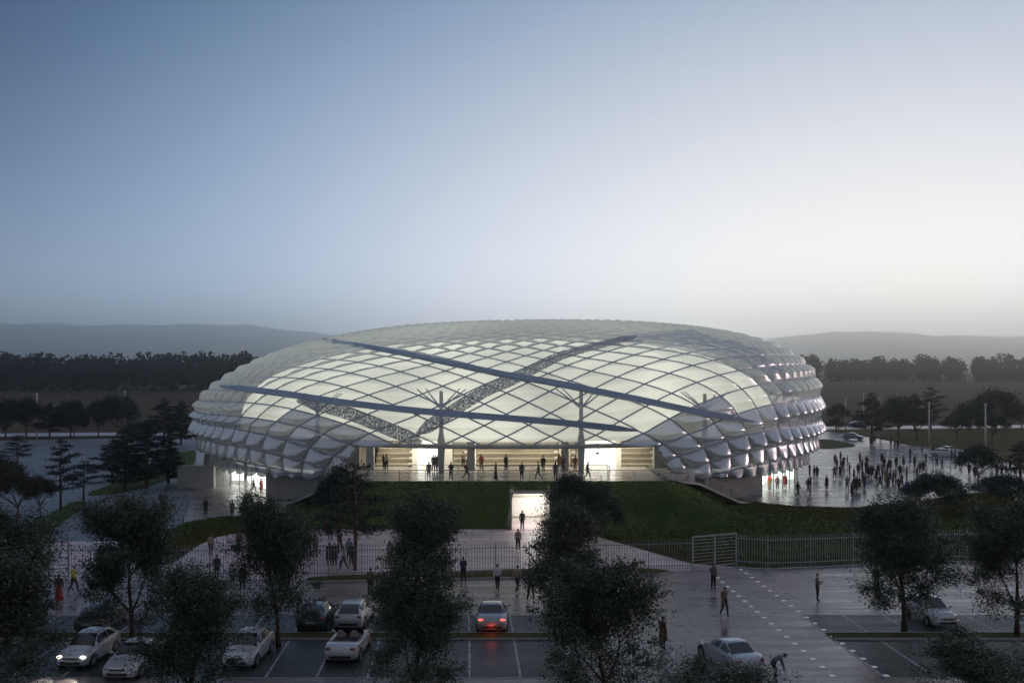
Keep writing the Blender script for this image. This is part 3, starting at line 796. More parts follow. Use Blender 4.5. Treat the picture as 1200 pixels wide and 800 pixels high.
# terrace slab
TZ = 3.7
m = MB()
tp = [(-14.4, 101), (15.4, 101), (19.0, 106.5), (19.0, 124), (-18.9, 124), (-18.9, 106.5)]
m.quad([(x, y, TZ) for x, y in tp])
for (p, q) in zip(tp, tp[1:] + tp[:1]): m.quad([(p[0], p[1], TZ - 0.35), (q[0], q[1], TZ - 0.35), (q[0], q[1], TZ), (p[0], p[1], TZ)])
partb(m, 'terrace_slab', paver('terrace_paving', (0.38, 0.37, 0.35), (0.42, 0.41, 0.39), 1.2, 2.4, (0.15, 0.3)))
# concourse back wall with portals and seating tiers
YB = 114.6
def X_(px, y=YB): return (px - 600) / F_PX * y
def wallseg(p0, p1, m, z0=TZ, z1=6.98, y=YB, th_=0.4, name='concourse_wall'):
    mb = MB(); mb.box(((X_(p0, y) + X_(p1, y)) / 2, y + th_ / 2, (z0 + z1) / 2), (X_(p1, y) - X_(p0, y), th_, z1 - z0)); return partb(mb, name, m)
for (a_, b_, k) in ((405, 437, 'beige'), (483, 489, 'white'), (517, 530, 'white'), (548, 558, 'white'), (655, 668, 'beige'), (676, 684, 'beige'), (722, 728, 'white'), (772, 785, 'beige')):
    wallseg(a_, b_, M[k])
for (p0, p1, nt_) in ((439, 483, 4), (530, 548, 4), (558, 655, 4), (668, 676, 4), (728, 770, 4)):
    mb = MB(); x0, x1 = X_(p0), X_(p1)
    for k in range(6):
        y0 = YB + 0.6 + k * 0.9; z1_ = TZ + 0.35 + k * 0.55
        mb.cur = 0; mb.box(((x0 + x1) / 2, y0 + 0.4, (TZ + z1_) / 2), (x1 - x0, 0.8, z1_ - TZ))
        mb.cur = 1; mb.box(((x0 + x1) / 2, y0 - 0.04, z1_ - 0.06), (x1 - x0, 0.06, 0.17))
    partb(mb, 'seating_tiers', [M['tier'], M['tier_top']])
    # stepped aisle blocks at the tier ends
    mb = MB()
    for k in range(5): mb.box((x1 - 0.25, YB + 0.45 + k * 0.9, TZ + 0.3 + k * 0.62), (0.42, 0.3, 0.26))
    partb(mb, 'aisle_steps', M['white'])
wallseg(400, 800, M['tier'], y=YB + 6.2, name='rear_wall')
for (p0, p1) in ((489, 517), (684, 722)):
    mb = MB(); x0, x1 = X_(p0), X_(p1)
    mb.box(((x0 + x1) / 2, YB + 2.6, (TZ + 6.9) / 2), (x1 - x0 + 0.3, 0.15, 6.9 - TZ)); partb(mb, 'portal_back_wall', M['portal'])
    for xs_ in (x0, x1):
        mb = MB(); mb.box((xs_, YB + 1.45, (TZ + 6.9) / 2), (0.14, 2.1, 6.9 - TZ)); partb(mb, 'portal_side_wall', M['portal'])
    mb = MB()
    for k in range(4): mb.box(((x0 + x1) / 2, YB + 2.46, TZ + 0.9 + k * 0.55), (x1 - x0 - 0.5, 0.08, 0.07))
    partb(mb, 'portal_rail', M['tier_top'])
    mb = MB()
    for k, (f_, z_) in enumerate(((0.45, 6.2), (0.5, 5.75), (0.48, 5.1))[:3 if p0 > 600 else 0]): mb.box((x0 + (x1 - x0) * f_, YB + 2.36, z_), (0.3, 0.06, 0.16 + 0.05 * k))
    if p0 > 600: partb(mb, 'screen', M['dark'])
# slender grey piers in front of the concourse wall
for px_ in (434, 552, 662):
    mb = MB(); x = X_(px_, 112); mb.box((x, 112, 5.35), (0.85, 0.7, 3.3)); partb(mb, 'pier', M['column'])
mb = MB(); mb.box((X_(809, 108.6), 108.4, 2.9), (0.8, 0.5, 2.6)); partb(mb, 'pier', M['white'])

# tree columns
def tree_column(x, y, ztop, zb=TZ):
    mb = MB(); mb.tube([(x, y, zb), (x, y, zb + 1.5), (x, y, 6.9), (x, y, 8.2), (x, y, ztop)], [0.30, 0.36, 0.45, 0.24, 0.20], 14)
    o = partb(mb, 'tree_column', M['column'], True)
    for (dx_, dy_) in ((-1, -.1), (1, -.1), (-.7, .8), (.7, .8)):
        br = MB(); br.tube([(x, y, ztop - 1.9), (x + dx_ * 1.5, y + dy_ * 1.2, ztop - .7), (x + dx_ * 2.7, y + dy_ * 2.6 + .5, ztop + .2)], [0.10, 0.085, 0.06], 7)
        br.build('branch', M['column'], o, True)
for (px_, d_, zt) in ((517, 108.6, 12.6), (681, 108.6, 12.6), (826, 112.5, 12.2), (372, 112.5, 12.0)):
    tree_column((px_ - 600) / F_PX * d_, d_, zt, TZ if abs(px_ - 600) < 150 else 0.0)

# concourse lamps
for x in (-12, -4, 4, 12):
    ld = bpy.data.lights.new('ceiling_lamp', 'AREA'); ld.shape = 'RECTANGLE'; ld.size = 6.5; ld.size_y = 1.5; ld.energy = 330; ld.color = (1.0, 0.90, 0.72)
    lo = bpy.data.objects.new('ceiling_lamp', ld); col.objects.link(lo); lo.parent = arena; lo.location = (x - CX, 112.7 - CY, 6.9)
    lo.rotation_euler = (math.radians(12), 0, 0)
    ld = bpy.data.lights.new('tier_lamp', 'AREA'); ld.shape = 'RECTANGLE'; ld.size = 6.5; ld.size_y = 1.0; ld.energy = 160; ld.color = (1.0, 0.90, 0.72)
    lo = bpy.data.objects.new('tier_lamp', ld); col.objects.link(lo); lo.parent = arena; lo.location = (x - CX, 116.5 - CY, 6.9)
    lo.rotation_euler = (math.radians(15), 0, 0)

# ramps either side of the terrace
def ramp(pts, wd, name):
    mb = MB()
    for (p, q) in zip(pts[:-1], pts[1:]): mb.bar((p[0], p[1], p[2] - 0.12), (q[0], q[1], q[2] - 0.12), wd, 0.24)
    return partb(mb, name, M['column'])
RR = [(15.6, 103.2, 3.7), (19.2, 106.2, 3.0), (24.5, 110.6, 0.45), (26.0, 112, 0.1)]
RL_ = [(-14.6, 103.2, 3.7), (-18.0, 106.0, 3.0), (-23.5, 110.8, 0.45), (-25, 112, 0.1)]
ramp(RR, 2.0, 'ramp'); ramp(RL_, 2.0, 'ramp')

def railing(pts, h=1.05, step=2.6, label=''):
    """posts, top rail, mid rails"""
    mb = MB()
    for (p, q) in zip(pts[:-1], pts[1:]):
        Ld = math.dist(p, q); n = max(1, round(Ld / step))
        for k in range(n + (1 if q is pts[-1] else 0)):
            t = k / n; x, y, z = (p[i] + (q[i] - p[i]) * t for i in range(3)); mb.box((x, y, z + h / 2), (0.06, 0.06, h))
        mb.bar((p[0], p[1], p[2] + h), (q[0], q[1], q[2] + h), 0.07, 0.06)
        for zz in (0.15, 0.5): mb.bar((p[0], p[1], p[2] + zz), (q[0], q[1], q[2] + zz), 0.025, 0.025)
    return partb(mb, 'railing', M['steel'])
railing([(-18.5, 107.2, TZ), (-14.1, 101.3, TZ), (15.1, 101.3, TZ)])
railing([(-11.0, 106.8, TZ), (10.2, 106.8, TZ), (10.2, 104.0, TZ)])
off = 1.05
railing([(15.1 + .3, 101.6, TZ), (19.9, 105.3, 3.0), (25.2, 109.7, 0.45), (26.8, 111, 0.1)], 1.0, 2.0)
railing([(-14.4 - .3, 101.6, TZ), (-18.7, 105.1, 3.0), (-24.2, 109.9, 0.45)], 1.0, 2.0)

# tunnel portal in the grass bank
tun = empty('tunnel_entrance', (1.75, 93.15, 0))
tag(tun, 'lit white doorway cut into the grass bank below the terrace', 'entrance')
mb = MB(); mb.box((-1.85, 2.4, 1.72), (0.2, 5.0, 3.44)); mb.box((1.85, 2.4, 1.72), (0.2, 5.0, 3.44)); mb.box((0, 2.4, 3.5), (3.9, 5.0, 0.16)); mb.build('frame', M['concrete'], tun)
mb = MB(); mb.box((0, 4.7, 1.68), (3.5, 0.1, 3.3)); mb.build('back_wall', M['white'], tun)
mb = MB(); mb.box((0, 4.6, 2.55), (3.45, 0.06, 0.12)); mb.box((0, 4.58, 0.6), (3.45, 0.06, 0.08)); mb.build('wall_rail', M['beige'], tun)
mb = MB(); mb.box((0, 2.4, 0.02), (3.5, 4.8, 0.02)); mb.build('floor_slab', M['path'], tun)
mb = MB(); mb.box((0.9, 2.6, 3.36), (1.2, 2.4, 0.06)); mb.build('ceiling_light', emis('tunnel_light', (1, 0.97, 0.9), 9.0), tun)
ld = bpy.data.lights.new('tunnel_lamp', 'AREA'); ld.shape = 'RECTANGLE'; ld.size = 2.6; ld.size_y = 2.2; ld.energy = 170; ld.color = (1, .95, .86)
lo = bpy.data.objects.new('tunnel_lamp', ld); col.objects.link(lo); lo.parent = tun; lo.location = (0, 2.2, 3.3)

# ------------------------------------------------------------------ plain walls at the left of the arena
m = MB()
p = at(214, 572); q = at(246, 572)
rw = empty('retaining_wall', (at(206, 572)[0], at(206, 572)[1], 0))
tag(rw, 'low pale concrete retaining wall with sloped end beside the left lobby', 'wall')
base = Vector(rw.location)
mb = MB()
def rel(px, py, z): a = at(px, py, 0); return (a[0] - base.x, a[1] - base.y, z)
pA, pB = rel(194, 577, 0), rel(238, 577, 0)
mb.box(((pA[0] + pB[0]) / 2, 0.5, 1.35), (pB[0] - pA[0], 1.0, 2.7)); mb.build('wall_block', M['concrete'], rw)
mb = MB(); mb.box(((pA[0] + pB[0]) / 2, 0.5, 2.75), (pB[0] - pA[0] + 0.15, 1.15, 0.12)); mb.build('coping', M['kerb'], rw)
mb = MB(); mb.box(((pA[0] + pB[0]) / 2 + 0.8, 7.5, 2.0), (3.2, 9, 4.0), 0.15, 0.85); mb.build('ramp_block', M['concrete'], rw)

# ------------------------------------------------------------------ fence and gates
M['fence_dark'] = simple('grey_fence_metal', (0.27, 0.27, 0.28), 0.5, metal=0.2, noise=0.08)
def bars_fence(pts, h, label, step=0.2, name='bar_fence', fm='fence'):
    o0 = Vector((pts[0][0], pts[0][1], 0)); f = empty(name, o0); tag(f, label, 'fence', 'metal fence across the grounds')
    mb = MB(); rails = MB(); posts = MB(); last_ = Vector((pts[-1][0], pts[-1][1], 0)) - o0
    for (p, q) in zip(pts[:-1], pts[1:]):
        p = Vector((p[0], p[1], 0)) - o0; q = Vector((q[0], q[1], 0)) - o0
        n = max(1, round((q - p).length / step))
        for k in range(n):
            c = p + (q - p) * (k / n)
            mb.box((c.x, c.y, h / 2), (0.03, 0.03, h))
        for z in (0.35, h - 0.35): rails.bar((p.x, p.y, z), (q.x, q.y, z), 0.04, 0.05)
        n2_ = max(1, round((q - p).length / 2.6))
        for k in range(n2_ + (1 if q == last_ else 0)): c = p + (q - p) * (k / n2_); posts.box((c.x, c.y, h / 2 + .03), (0.06, 0.06, h + .06))
    mb.build('bars', M[fm], f); rails.build('rail', M[fm], f); posts.build('posts', M[fm], f)
    return f
def P2(px, py): return at(px, py)[:2]
bars_fence([P2(80.5, 677), P2(200, 677), P2(385, 676.5), P2(540, 675), P2(660, 671.5), P2(760, 668.7), P2(812, 667)], 2.35, 'long fence of thin vertical bars between the two gates, in front of the pink path', fm='fence_dark')
bars_fence([P2(863, 662), P2(900, 664.8), P2(950, 663.3), P2(1000, 661), P2(1100, 657.5), P2(1200, 654.5), P2(1300, 652)], 2.45, 'pale vertical bar fence running right from the gate below the dark lawn')
def gate(p, q, h, label, fm='fence'):
    g = empty('gate', (p[0], p[1], 0)); tag(g, label, 'gate')
    d = Vector((q[0] - p[0], q[1] - p[1], 0)); n = 2
    fr_ = MB()
    for k in range(n + 1): c = d * (k / n); fr_.box((c.x, c.y, h / 2), (0.11, 0.11, h))
    fr_.bar((0, 0, h), (d.x, d.y, h), 0.1, 0.1); fr_.bar((0, 0, 0.15), (d.x, d.y, 0.15), 0.08, 0.08)
    fr_.build('gate_frame', M[fm], g)
    for k in range(n):
        s = MB(); a_, b_ = d * (k / n), d * ((k + 1) / n)
        for j in range(1, 9): s.bar((a_.x, a_.y, 0.15 + (h - .15) * j / 9), (b_.x, b_.y, 0.15 + (h - .15) * j / 9), 0.035, 0.04)
        s.build('gate_leaf', M[fm], g)
gate(P2(812, 667), P2(863, 662), 2.45, 'pale double gate of horizontal rails at the right of the plaza fence')
gate(P2(34, 677), P2(80, 677), 2.6, 'dark double gate of horizontal rails behind the far left tree', 'fence_dark')

# barriers on the right plaza
def barrier(px0, py0, px1, py1, label):
    a_, b_ = at(px0, py0), at(px1, py1); g = empty('crowd_barrier', (a_[0], a_[1], 0.005)); tag(g, label, 'barrier', 'open metal barriers on the wet plaza')
    d = Vector((b_[0] - a_[0], b_[1] - a_[1], 0)); n = max(2, round(d.length / 2.4)); fr_ = MB()
    for k in range(n + 1): c = d * (k / n); fr_.box((c.x, c.y, 1.05), (0.08, 0.08, 2.1))
    for z in (2.1, 1.1): fr_.bar((0, 0, z), (d.x, d.y, z), 0.06, 0.06)
    fr_.build('frame', M['steel'], g)
    bb = MB(); n = round(d.length / 0.3)
    for k in range(n): c = d * (k / n); bb.box((c.x, c.y, 1.6), (0.02, 0.02, 0.95))
    bb.build('bars', M['steel'], g)
barrier(1024, 541, 1066, 546, 'open metal barrier at the left end of the barrier line behind the crowd')
barrier(1066, 546, 1114, 557, 'open metal barrier at the right end of the barrier line behind the crowd')

# lamp posts
lm = MB(); lm.tube([(0, 0, 0), (0, 0, 4), (0, 0, 8.2)], [0.16, 0.14, 0.10], 10)
lamp_pole = lm.mesh('pole', simple('white_pole', (0.6, 0.6, 0.58), 0.4, noise=0.05), True)
lm = MB(); lm.box((0, 0, 8.1), (0.34, 0.34, 0.5)); lamp_head = lm.mesh('lamp_head', simple('lamp_head_metal', (0.5, 0.5, 0.5), 0.4))
lm = MB(); lm.box((0, 0, 0.03), (0.5, 0.5, 0.06)); lamp_base = lm.mesh('base_plate', M['steel'])
for (px_, py_, hs, lab) in ((991, 503, .9, 'slim white lamp post nearest the arena on the far right lawn edge'), (1012, 500, 1.05, 'slim white lamp post beside the dark parked car by the far road'), (1032, 512, 1, 'slim white lamp post behind the blue car at the plaza edge'),
                            (1089, 521.5, 1, 'brightest white lamp post standing on the lawn edge above the crowd'), (1155, 525, 1, 'white lamp post in front of the widest umbrella pine on the right'),
                            (43, 514, 1.15, 'thin white lamp post among the far left roadside pines'), (146, 512, 1.2, 'thin white lamp post just right of the big umbrella pine on the left')):
    a_ = at(px_, py_); t = empty('lamp_post', a_); t.scale = (1, 1, hs); tag(t, lab, 'lamp post', 'slim white lamp posts')
    link('pole', lamp_pole, t); link('lamp_head', lamp_head, t); link('base_plate', lamp_base, t)

# ------------------------------------------------------------------ trees
def leaves_mesh(name, C, size, m, droop=0.3, aspect=0.38, rg=None):
    """one small quad per leaf: C = centres"""
    rg = rg or rng; n = len(C)
    d = rg.normal(size=(n, 3)); d[:, 2] -= droop; d /= np.linalg.norm(d, axis=1, keepdims=True)
    e = rg.normal(size=(n, 3)); e -= d * (d * e).sum(1, keepdims=True); e /= np.linalg.norm(e, axis=1, keepdims=True)
    L_ = size * rg.uniform(0.6, 1.3, (n, 1)); W = L_ * aspect
    V = np.stack([C - d * L_ / 2, C + e * W / 2, C + d * L_ / 2, C - e * W / 2], 1).reshape(-1, 3)
    return mesh_np(name, V, np.arange(4 * n).reshape(n, 4), False, [m])
def street_tree(seed, H=8.0, W=5.2, n_leaf=44000, zlow=1.9):
    r = random.Random(seed); rg = np.random.default_rng(seed); mb = MB(); tips = []
    lean = r.uniform(-.3, .3)
    def grow(p, d, ln, rad, lev):
        pts = [p]; q = Vector(p); dd = Vector(d)
        k = 4
        for i in range(k):
            dd = (dd + Vector((r.uniform(-.22, .22), r.uniform(-.22, .22), 0.08))).normalized(); q = q + dd * ln / k; pts.append(tuple(q))
            if lev >= 2 and i > 0: tips.append(tuple(q))
        mb.tube(pts, [rad * (1 - 0.55 * i / k) for i in range(k + 1)], 6 if lev else 8, False)
        if lev < 3:
            for c in range(4 if lev == 0 else 3):
                a = r.uniform(0, 6.28); sp_ = r.uniform(0.45, 1.0)
                nd = (dd * 0.9 + Vector((math.cos(a) * sp_, math.sin(a) * sp_, r.uniform(-.1, .35)))).normalized()
                base_ = Vector(pts[r.choice((2, 3, 4)) if c else 4])
                grow(tuple(base_), nd, ln * r.uniform(.58, .8), rad * .5, lev + 1)
        else: tips.append(tuple(q))
    mb.tube([(0, 0, 0), (lean * .2, 0, zlow * .5), (lean * .5, 0.05, zlow)], [0.17, 0.12, 0.11], 9)
    grow((lean * .5, .05, zlow), (lean * .3, 0, 1), H * .30, 0.10, 0)
    grow((lean * .4, .05, zlow * .85), (.55, .2, .8), H * .25, 0.07, 1); grow((lean * .4, .05, zlow * .9), (-.5, -.3, .8), H * .25, 0.07, 1)
    T = np.array(tips)
    # clumps: twig tips plus lobes spread through the crown volume
    lobes = []
    for k in range(58):
        u = r.uniform(0, 1); z = zlow * .75 + (H - zlow * .75) * u
        rad = W / 2 * (math.sin(math.pi * (0.12 + 0.80 * u)) ** 0.7) * r.uniform(.35, 1.0)
        a = r.uniform(0, 6.28); lobes.append((rad * math.cos(a) + lean * u, rad * math.sin(a), z * .97))
    T = T[(np.hypot(T[:, 0], T[:, 1]) < W * .62) & (T[:, 2] < H)]
    cl = np.concatenate([T, np.array(lobes)]) if len(T) else np.array(lobes)
    w_ = rg.uniform(0.3, 1.0, len(cl)); w_[-58:] *= 2.2; w_ /= w_.sum()
    k = rg.choice(len(cl), n_leaf, p=w_)
    sg_ = rg.uniform(0.14, 0.52, len(cl))[k][:, None]
    C = cl[k] + rg.normal(size=(n_leaf, 3)) * sg_ * np.array([1, 1, .8])
    # a few outlying sprays
    ns = n_leaf // 14; k2 = rg.choice(len(cl), 26); ss = []
    for q in k2:
        d = rg.normal(size=3); d[2] = abs(d[2]) * .8 - .1; d /= np.linalg.norm(d)
        t = rg.uniform(0, 1.35, ns // 26)[:, None]; ss.append(cl[q] + d * t + rg.normal(size=(ns // 26, 3)) * .07)
    C = np.concatenate([C] + ss); C[:, 2] = np.maximum(C[:, 2], zlow * .55)
    return leaves_mesh('crown', C, 0.155, M['leaf'], 0.4, 0.36, rg), mb.mesh('trunk', M['bark'], True)
def umbrella(seed, H=7, W=7, n_leaf=12000, thick=0.54, m='needle', bark='pine_bark'):
    r = random.Random(seed); rg = np.random.default_rng(seed); mb = MB()
    zc = H * (1 - thick); mb.tube([(0, 0, 0), (.1, 0, zc * .35), (.05, .05, zc * .62)], [H * .026, H * .02, H * .018], 8)
    lobes = []
    for k in range(7):
        a = k * 0.9 + r.uniform(-.2, .2); rr_ = W * r.uniform(.2, .42)
        e = (rr_ * math.cos(a), rr_ * math.sin(a), zc + H * .06)
        mb.tube([(.05, .05, zc * .5 + .05 * k), (e[0] * .4, e[1] * .4, zc * .82), e], [H * .012, H * .009, H * .005], 6, False)
    for k in range(46):
        a = r.uniform(0, 6.28); u = math.sqrt(r.uniform(0, 1)); x, y = W * .43 * u * math.cos(a), W * .43 * u * math.sin(a)
        lobes.append((x, y, zc + H * thick * (0.12 + 0.62 * (1 - u * u)) + r.uniform(-.06, .06) * H * thick * 2))
    cl = np.array(lobes); k = rg.integers(0, len(cl), n_leaf)
    C = cl[k] + rg.normal(size=(n_leaf, 3)) * np.array([W * .055, W * .055, H * thick * .12])
    return leaves_mesh('crown', C, W * .042, M[m], 0.0, 0.38, rg), mb.mesh('trunk', M[bark], True)
def conifer(seed, H=8, W=6, n_leaf=9000, z0=.25, dens=15, m='conifer'):
    r = random.Random(seed); rg = np.random.default_rng(seed); mb = MB()
    mb.tube([(0, 0, 0), (.06, 0, H * .4), (0, .04, H * .97)], [H * .022, H * .017, H * .005], 8)
    pads = []
    for k in range(dens * 2):
        u = (k + r.uniform(0, 1)) / (dens * 2); z = H * (z0 + (0.97 - z0) * u); a = k * 2.4 + r.uniform(-.4, .4)
        ln = W / 2 * (1.05 - u) ** .7 * r.uniform(.55, 1.1); e = (ln * math.cos(a), ln * math.sin(a), z + ln * r.uniform(-.05, .22))
        mb.tube([(0, 0, z), (e[0] * .5, e[1] * .5, z + ln * .03), e], [H * .006, H * .004, H * .002], 5, False)
        for t in (.35, .55, .75, .95, 1.05): pads.append((e[0] * t, e[1] * t, z + (e[2] - z) * t, ln))
    pads.append((0, 0, H * .97, .5)); pd = np.array(pads); wt = pd[:, 3] / pd[:, 3].sum()
    k = rg.choice(len(pd), n_leaf, p=wt)
    C = pd[k, :3] + rg.normal(size=(n_leaf, 3)) * np.array([W * .065, W * .065, H * .018]) * (0.5 + pd[k, 3:4] / W)
    return leaves_mesh('crown', C, H * .036, M[m], -0.1, 0.3, rg), mb.mesh('trunk', M['pine_bark'], True)
ST = [street_tree(11), street_tree(23, 8.0, 5.6), street_tree(37, 8.0, 4.8)]
UM = [umbrella(5, thick=.44), umbrella(9, 7, 8, 13000, .60), umbrella(15, 7, 7, 8000, .5, 'broad')]
CO = [conifer(4), conifer(8, 8, 7.5, 4200, .30, 10), conifer(13, 8, 5.5, 10000, .12, 18)]
def plant(kind, proto, px_, py_, top, width, label, cat='tree', group=None, rz=None, d=None):
    """foot at (px,py) on the ground, crown top at image row `top`, crown width in pixels"""
    if d is None: a_ = at(px_, py_)
    else: a_ = ((px_ - 600) / F_PX * d, d, 0.0)
    H = CAMZ - (top - HZ) / F_PX * a_[1]; W = width / F_PX * a_[1] * (1.12 if proto in ST else 1.1)
    cr, tr = proto; o = empty(kind, a_, random.uniform(0, 6.28) if rz is None else rz)
    H0 = 8.0 if proto not in UM else 7.0; W0 = {id(ST[0]): 5.6, id(ST[1]): 6.0, id(ST[2]): 5.3, id(UM[0]): 7, id(UM[1]): 8, id(UM[2]): 7, id(CO[0]): 6, id(CO[1]): 7.5, id(CO[2]): 5.5}[id(proto)]
    o.scale = (W / W0, W / W0, H / H0)
    link('crown', cr, o); link('trunk', tr, o); tag(o, label, cat, group)
    return o
G1 = 'leafy street trees standing in the car park'
S = 'street_tree'
plant(S, ST[1], 8, 762, 585, 130, 'dark leafy tree cut by the left edge of the view', 'tree', G1)
plant(S, ST[0], -15, 900, 640, 170, 'big dark leafy tree in the bottom left corner, lights glinting behind it', 'tree', G1, d=44)
plant(S, ST[0], 155, 757, 583, 122, 'leafy tree behind the dark car and white hatchback on the left', 'tree', G1, rz=1.0)
plant(S, ST[2], 224, 0, 664, 128, 'bushy leafy tree in front, just left of the white hatchback at its right', 'tree', G1, d=43.5)
plant(S, ST[1], 326, 757, 579, 112, 'leafy tree in the grass strip left of the dark teal car', 'tree', G1, rz=2.2)
plant(S, ST[0], 492, 757, 583, 96, 'tall narrow leafy tree behind the bushy one left of the silver coupe', 'tree', G1, rz=4.0)
plant(S, ST[1], 484, 0, 655, 122, 'bushy leafy tree in front, right beside the open top car', 'tree', G1, d=43.5, rz=0.4)
plant(S, ST[2], 660, 757, 588, 84, 'tall leafy tree right in front of the lit doorway in the bank', 'tree', G1, rz=5.2)
plant(S, ST[1], 712, 0, 650, 146, 'widest leafy tree in front, right of the silver coupe', 'tree', G1, d=43.5, rz=3.0)
plant(S, ST[0], 850, 0, 782, 170, 'low leafy crown at the bottom edge below the silver saloon', 'tree', G1, d=39, rz=2.0)
plant(S, ST[2], 1060, 740, 583, 112, 'leafy tree in the grass strip by the white car on the right', 'tree', G1, rz=1.4)
plant(S, ST[1], 1148, 0, 748, 150, 'low leafy crown filling the bottom right corner', 'tree', G1, d=42, rz=1.0)
plant(S, ST[0], 1192, 745, 588, 112, 'dark leafy tree cut by the right edge of the view', 'tree', G1, rz=2.7)
U = 'umbrella_pine'; C_ = 'conifer'
plant(C_, CO[1], 416, 668, 538, 105, 'tall layered conifer behind the fence, left of the terrace', 'tree')
plant(U, UM[0], 397, 648, 547, 54, 'round dark umbrella pine behind the layered conifer', 'tree')
plant(U, UM[0], 670, 634, 556, 58, 'umbrella pine on the bank just right of the lit doorway', 'tree', rz=.5)
plant(U, UM[1], 699, 636, 563, 56, 'umbrella pine with thin orange trunk in front of the dark bank', 'tree')
plant(U, UM[1], 1097, 603, 552, 72, 'umbrella pine on the lawn in front of the crowd', 'tree', rz=1)
plant(U, UM[0], 1180, 604, 557, 76, 'umbrella pine on the lawn at the right edge', 'tree')
plant(U, UM[0], 1147, 573, 522, 52, 'umbrella pine on the wet plaza right of the white car', 'tree')
plant(C_, CO[0], 1196, 566, 516, 40, 'dark conifer beside the wet plaza at the right edge', 'tree')
plant(C_, CO[1], 71, 598, 512, 60, 'layered pine on the left verge with a straight bare trunk, the taller of two', 'tree')
plant(C_, CO[1], 98, 586, 538, 46, 'shorter layered pine at the tip of the left verge', 'tree', rz=2)
plant(U, UM[2], 20, 612, 548, 56, 'brownish round tree at the left edge of the verge', 'tree')
plant(U, UM[2], 47, 607, 556, 34, 'slim brownish round tree on the left verge', 'tree', rz=2)
plant(U, UM[2], -4, 600, 530, 60, 'dark round tree at the far left edge behind the brownish one', 'tree', rz=2)
for (a, b, t, wd, pr, lab) in ((146, 574, 505, 60, 2, 'dark dense conifer leftmost of the clump beside the retaining wall'), (172, 572, 495, 66, 0, 'dark conifer in the middle of the clump beside the retaining wall'),
                               (197, 566, 508, 50, 2, 'dark conifer nearest the arena in the clump by the retaining wall'), (131, 560, 516, 44, 0, 'low dark conifer behind the clump left of the arena')):
    plant(C_, CO[pr], a, b, t, wd, lab, 'tree', 'dark conifers left of the arena')
G3 = 'roadside trees far left'
for (k, a, b, t, wd, pr, lab) in ((U, 6, 515, 464, 50, 1, 'umbrella pine farthest left along the road'), (U, 31, 514, 467, 42, 0, 'umbrella pine second from the left along the road'), (C_, 58, 514, 471, 34, 0, 'narrow conifer along the road between the left umbrella pines'),
                               (U, 83, 513, 467, 38, 1, 'umbrella pine mid way along the left road'), (U, 87, 514, 487, 28, 0, 'small low umbrella pine along the left road'), (U, 115, 513, 470, 34, 0, 'umbrella pine just left of the widest one by the road'),
                               (U, 137, 513, 461, 50, 1, 'widest umbrella pine beside the left road'), (U, 163, 518, 493, 46, 1, 'low umbrella pine glowing red underneath beside the road'), (C_, 192, 521, 466, 42, 0, 'tall conifer beside the road left of the arena'), (C_, 212, 521, 468, 38, 2, 'tall conifer beside the road touching the arena outline'), (C_, 20, 548, 508, 44, 1, 'layered pine at the left edge of the pale lot')):
    plant(k, (UM if k == U else CO)[pr], a, b, t, wd, lab, 'tree', G3)
G4 = 'trees on the lawn far right'
for (k, a, b, t, wd, pr, lab) in ((U, 983, 503, 474, 24, 0, 'small umbrella pine nearest the arena on the right'), (C_, 980, 503, 488, 30, 0, 'low dark conifer under the small umbrella pine by the arena'), (C_, 1022, 518, 459, 44, 0, 'tall reddish dark conifer left of the row on the right lawn'),
                               (U, 1053, 513, 463, 46, 1, 'umbrella pine with bare trunk right of the tall conifer'), (C_, 1072, 505, 461, 36, 0, 'conifer behind, between two umbrella pines on the right lawn'), (C_, 1091, 505, 452, 44, 1, 'tallest layered pine on the right lawn'), (U, 1075, 515, 480, 34, 0, 'low umbrella pine below the tallest layered pine'),
                               (U, 1121, 517, 486, 32, 0, 'low round umbrella pine left of the widest one on the right'), (U, 1136, 504, 471, 36, 1, 'umbrella pine touching the widest one on its left'), (U, 1167, 508, 455, 62, 1, 'widest umbrella pine on the right lawn'), (U, 1163, 520, 484, 36, 0, 'low bluish umbrella pine in front of the widest one'), (U, 1198, 505, 475, 36, 0, 'umbrella pine cut by the right edge behind the lawn')):
    plant(k, (UM if k == U else CO)[pr], a, b, t, wd, lab, 'tree', G4)
# far woodland
def woodland(name, x0, x1, y, top0, top1, seed, n, lab, dp=45):
    rg = np.random.default_rng(seed); Cs = []
    for k in range(n):
        cx = x0 + (x1 - x0) * (k + rg.uniform(-.5, .5)) / n; cy = y + rg.uniform(0, dp); H = rg.uniform(top0, top1) * cy / y; rw_ = rg.uniform(5, 13)
        nl = 460; u = rg.normal(size=(nl, 3)); u /= np.linalg.norm(u, axis=1, keepdims=True); rad = rg.uniform(0.55, 1.05, (nl, 1))
        z = H * .55 + u[:, 2:3] * H * .45 * rad
        bump_ = 1 + .22 * np.sin(u[:, :1] * 5 + k) * np.cos(u[:, 1:2] * 6 + k)
        Cs.append(np.concatenate([cx + u[:, :1] * rw_ * rad * bump_, cy + u[:, 1:2] * rw_ * rad, z], 1))
        nl = 70; Cs.append(np.stack([cx + rg.uniform(-8, 8, nl), cy - 4 + rg.uniform(-6, 6, nl), rg.uniform(0, H * .5, nl)], 1))
    C = np.concatenate(Cs)
    o = link(name, leaves_mesh(name, C, 2.6, M['wood'], 0, 0.7, rg)); tag(o, lab, 'woodland', kind='stuff')
woodland('far_woodland', -420, -120, 600, 17.5, 23.5, 3, 64, 'dark distant wood along the field on the left')
woodland('far_woodland', 180, 620, 930, 18, 26, 5, 76, 'hazy distant wood along the field on the right', 60)

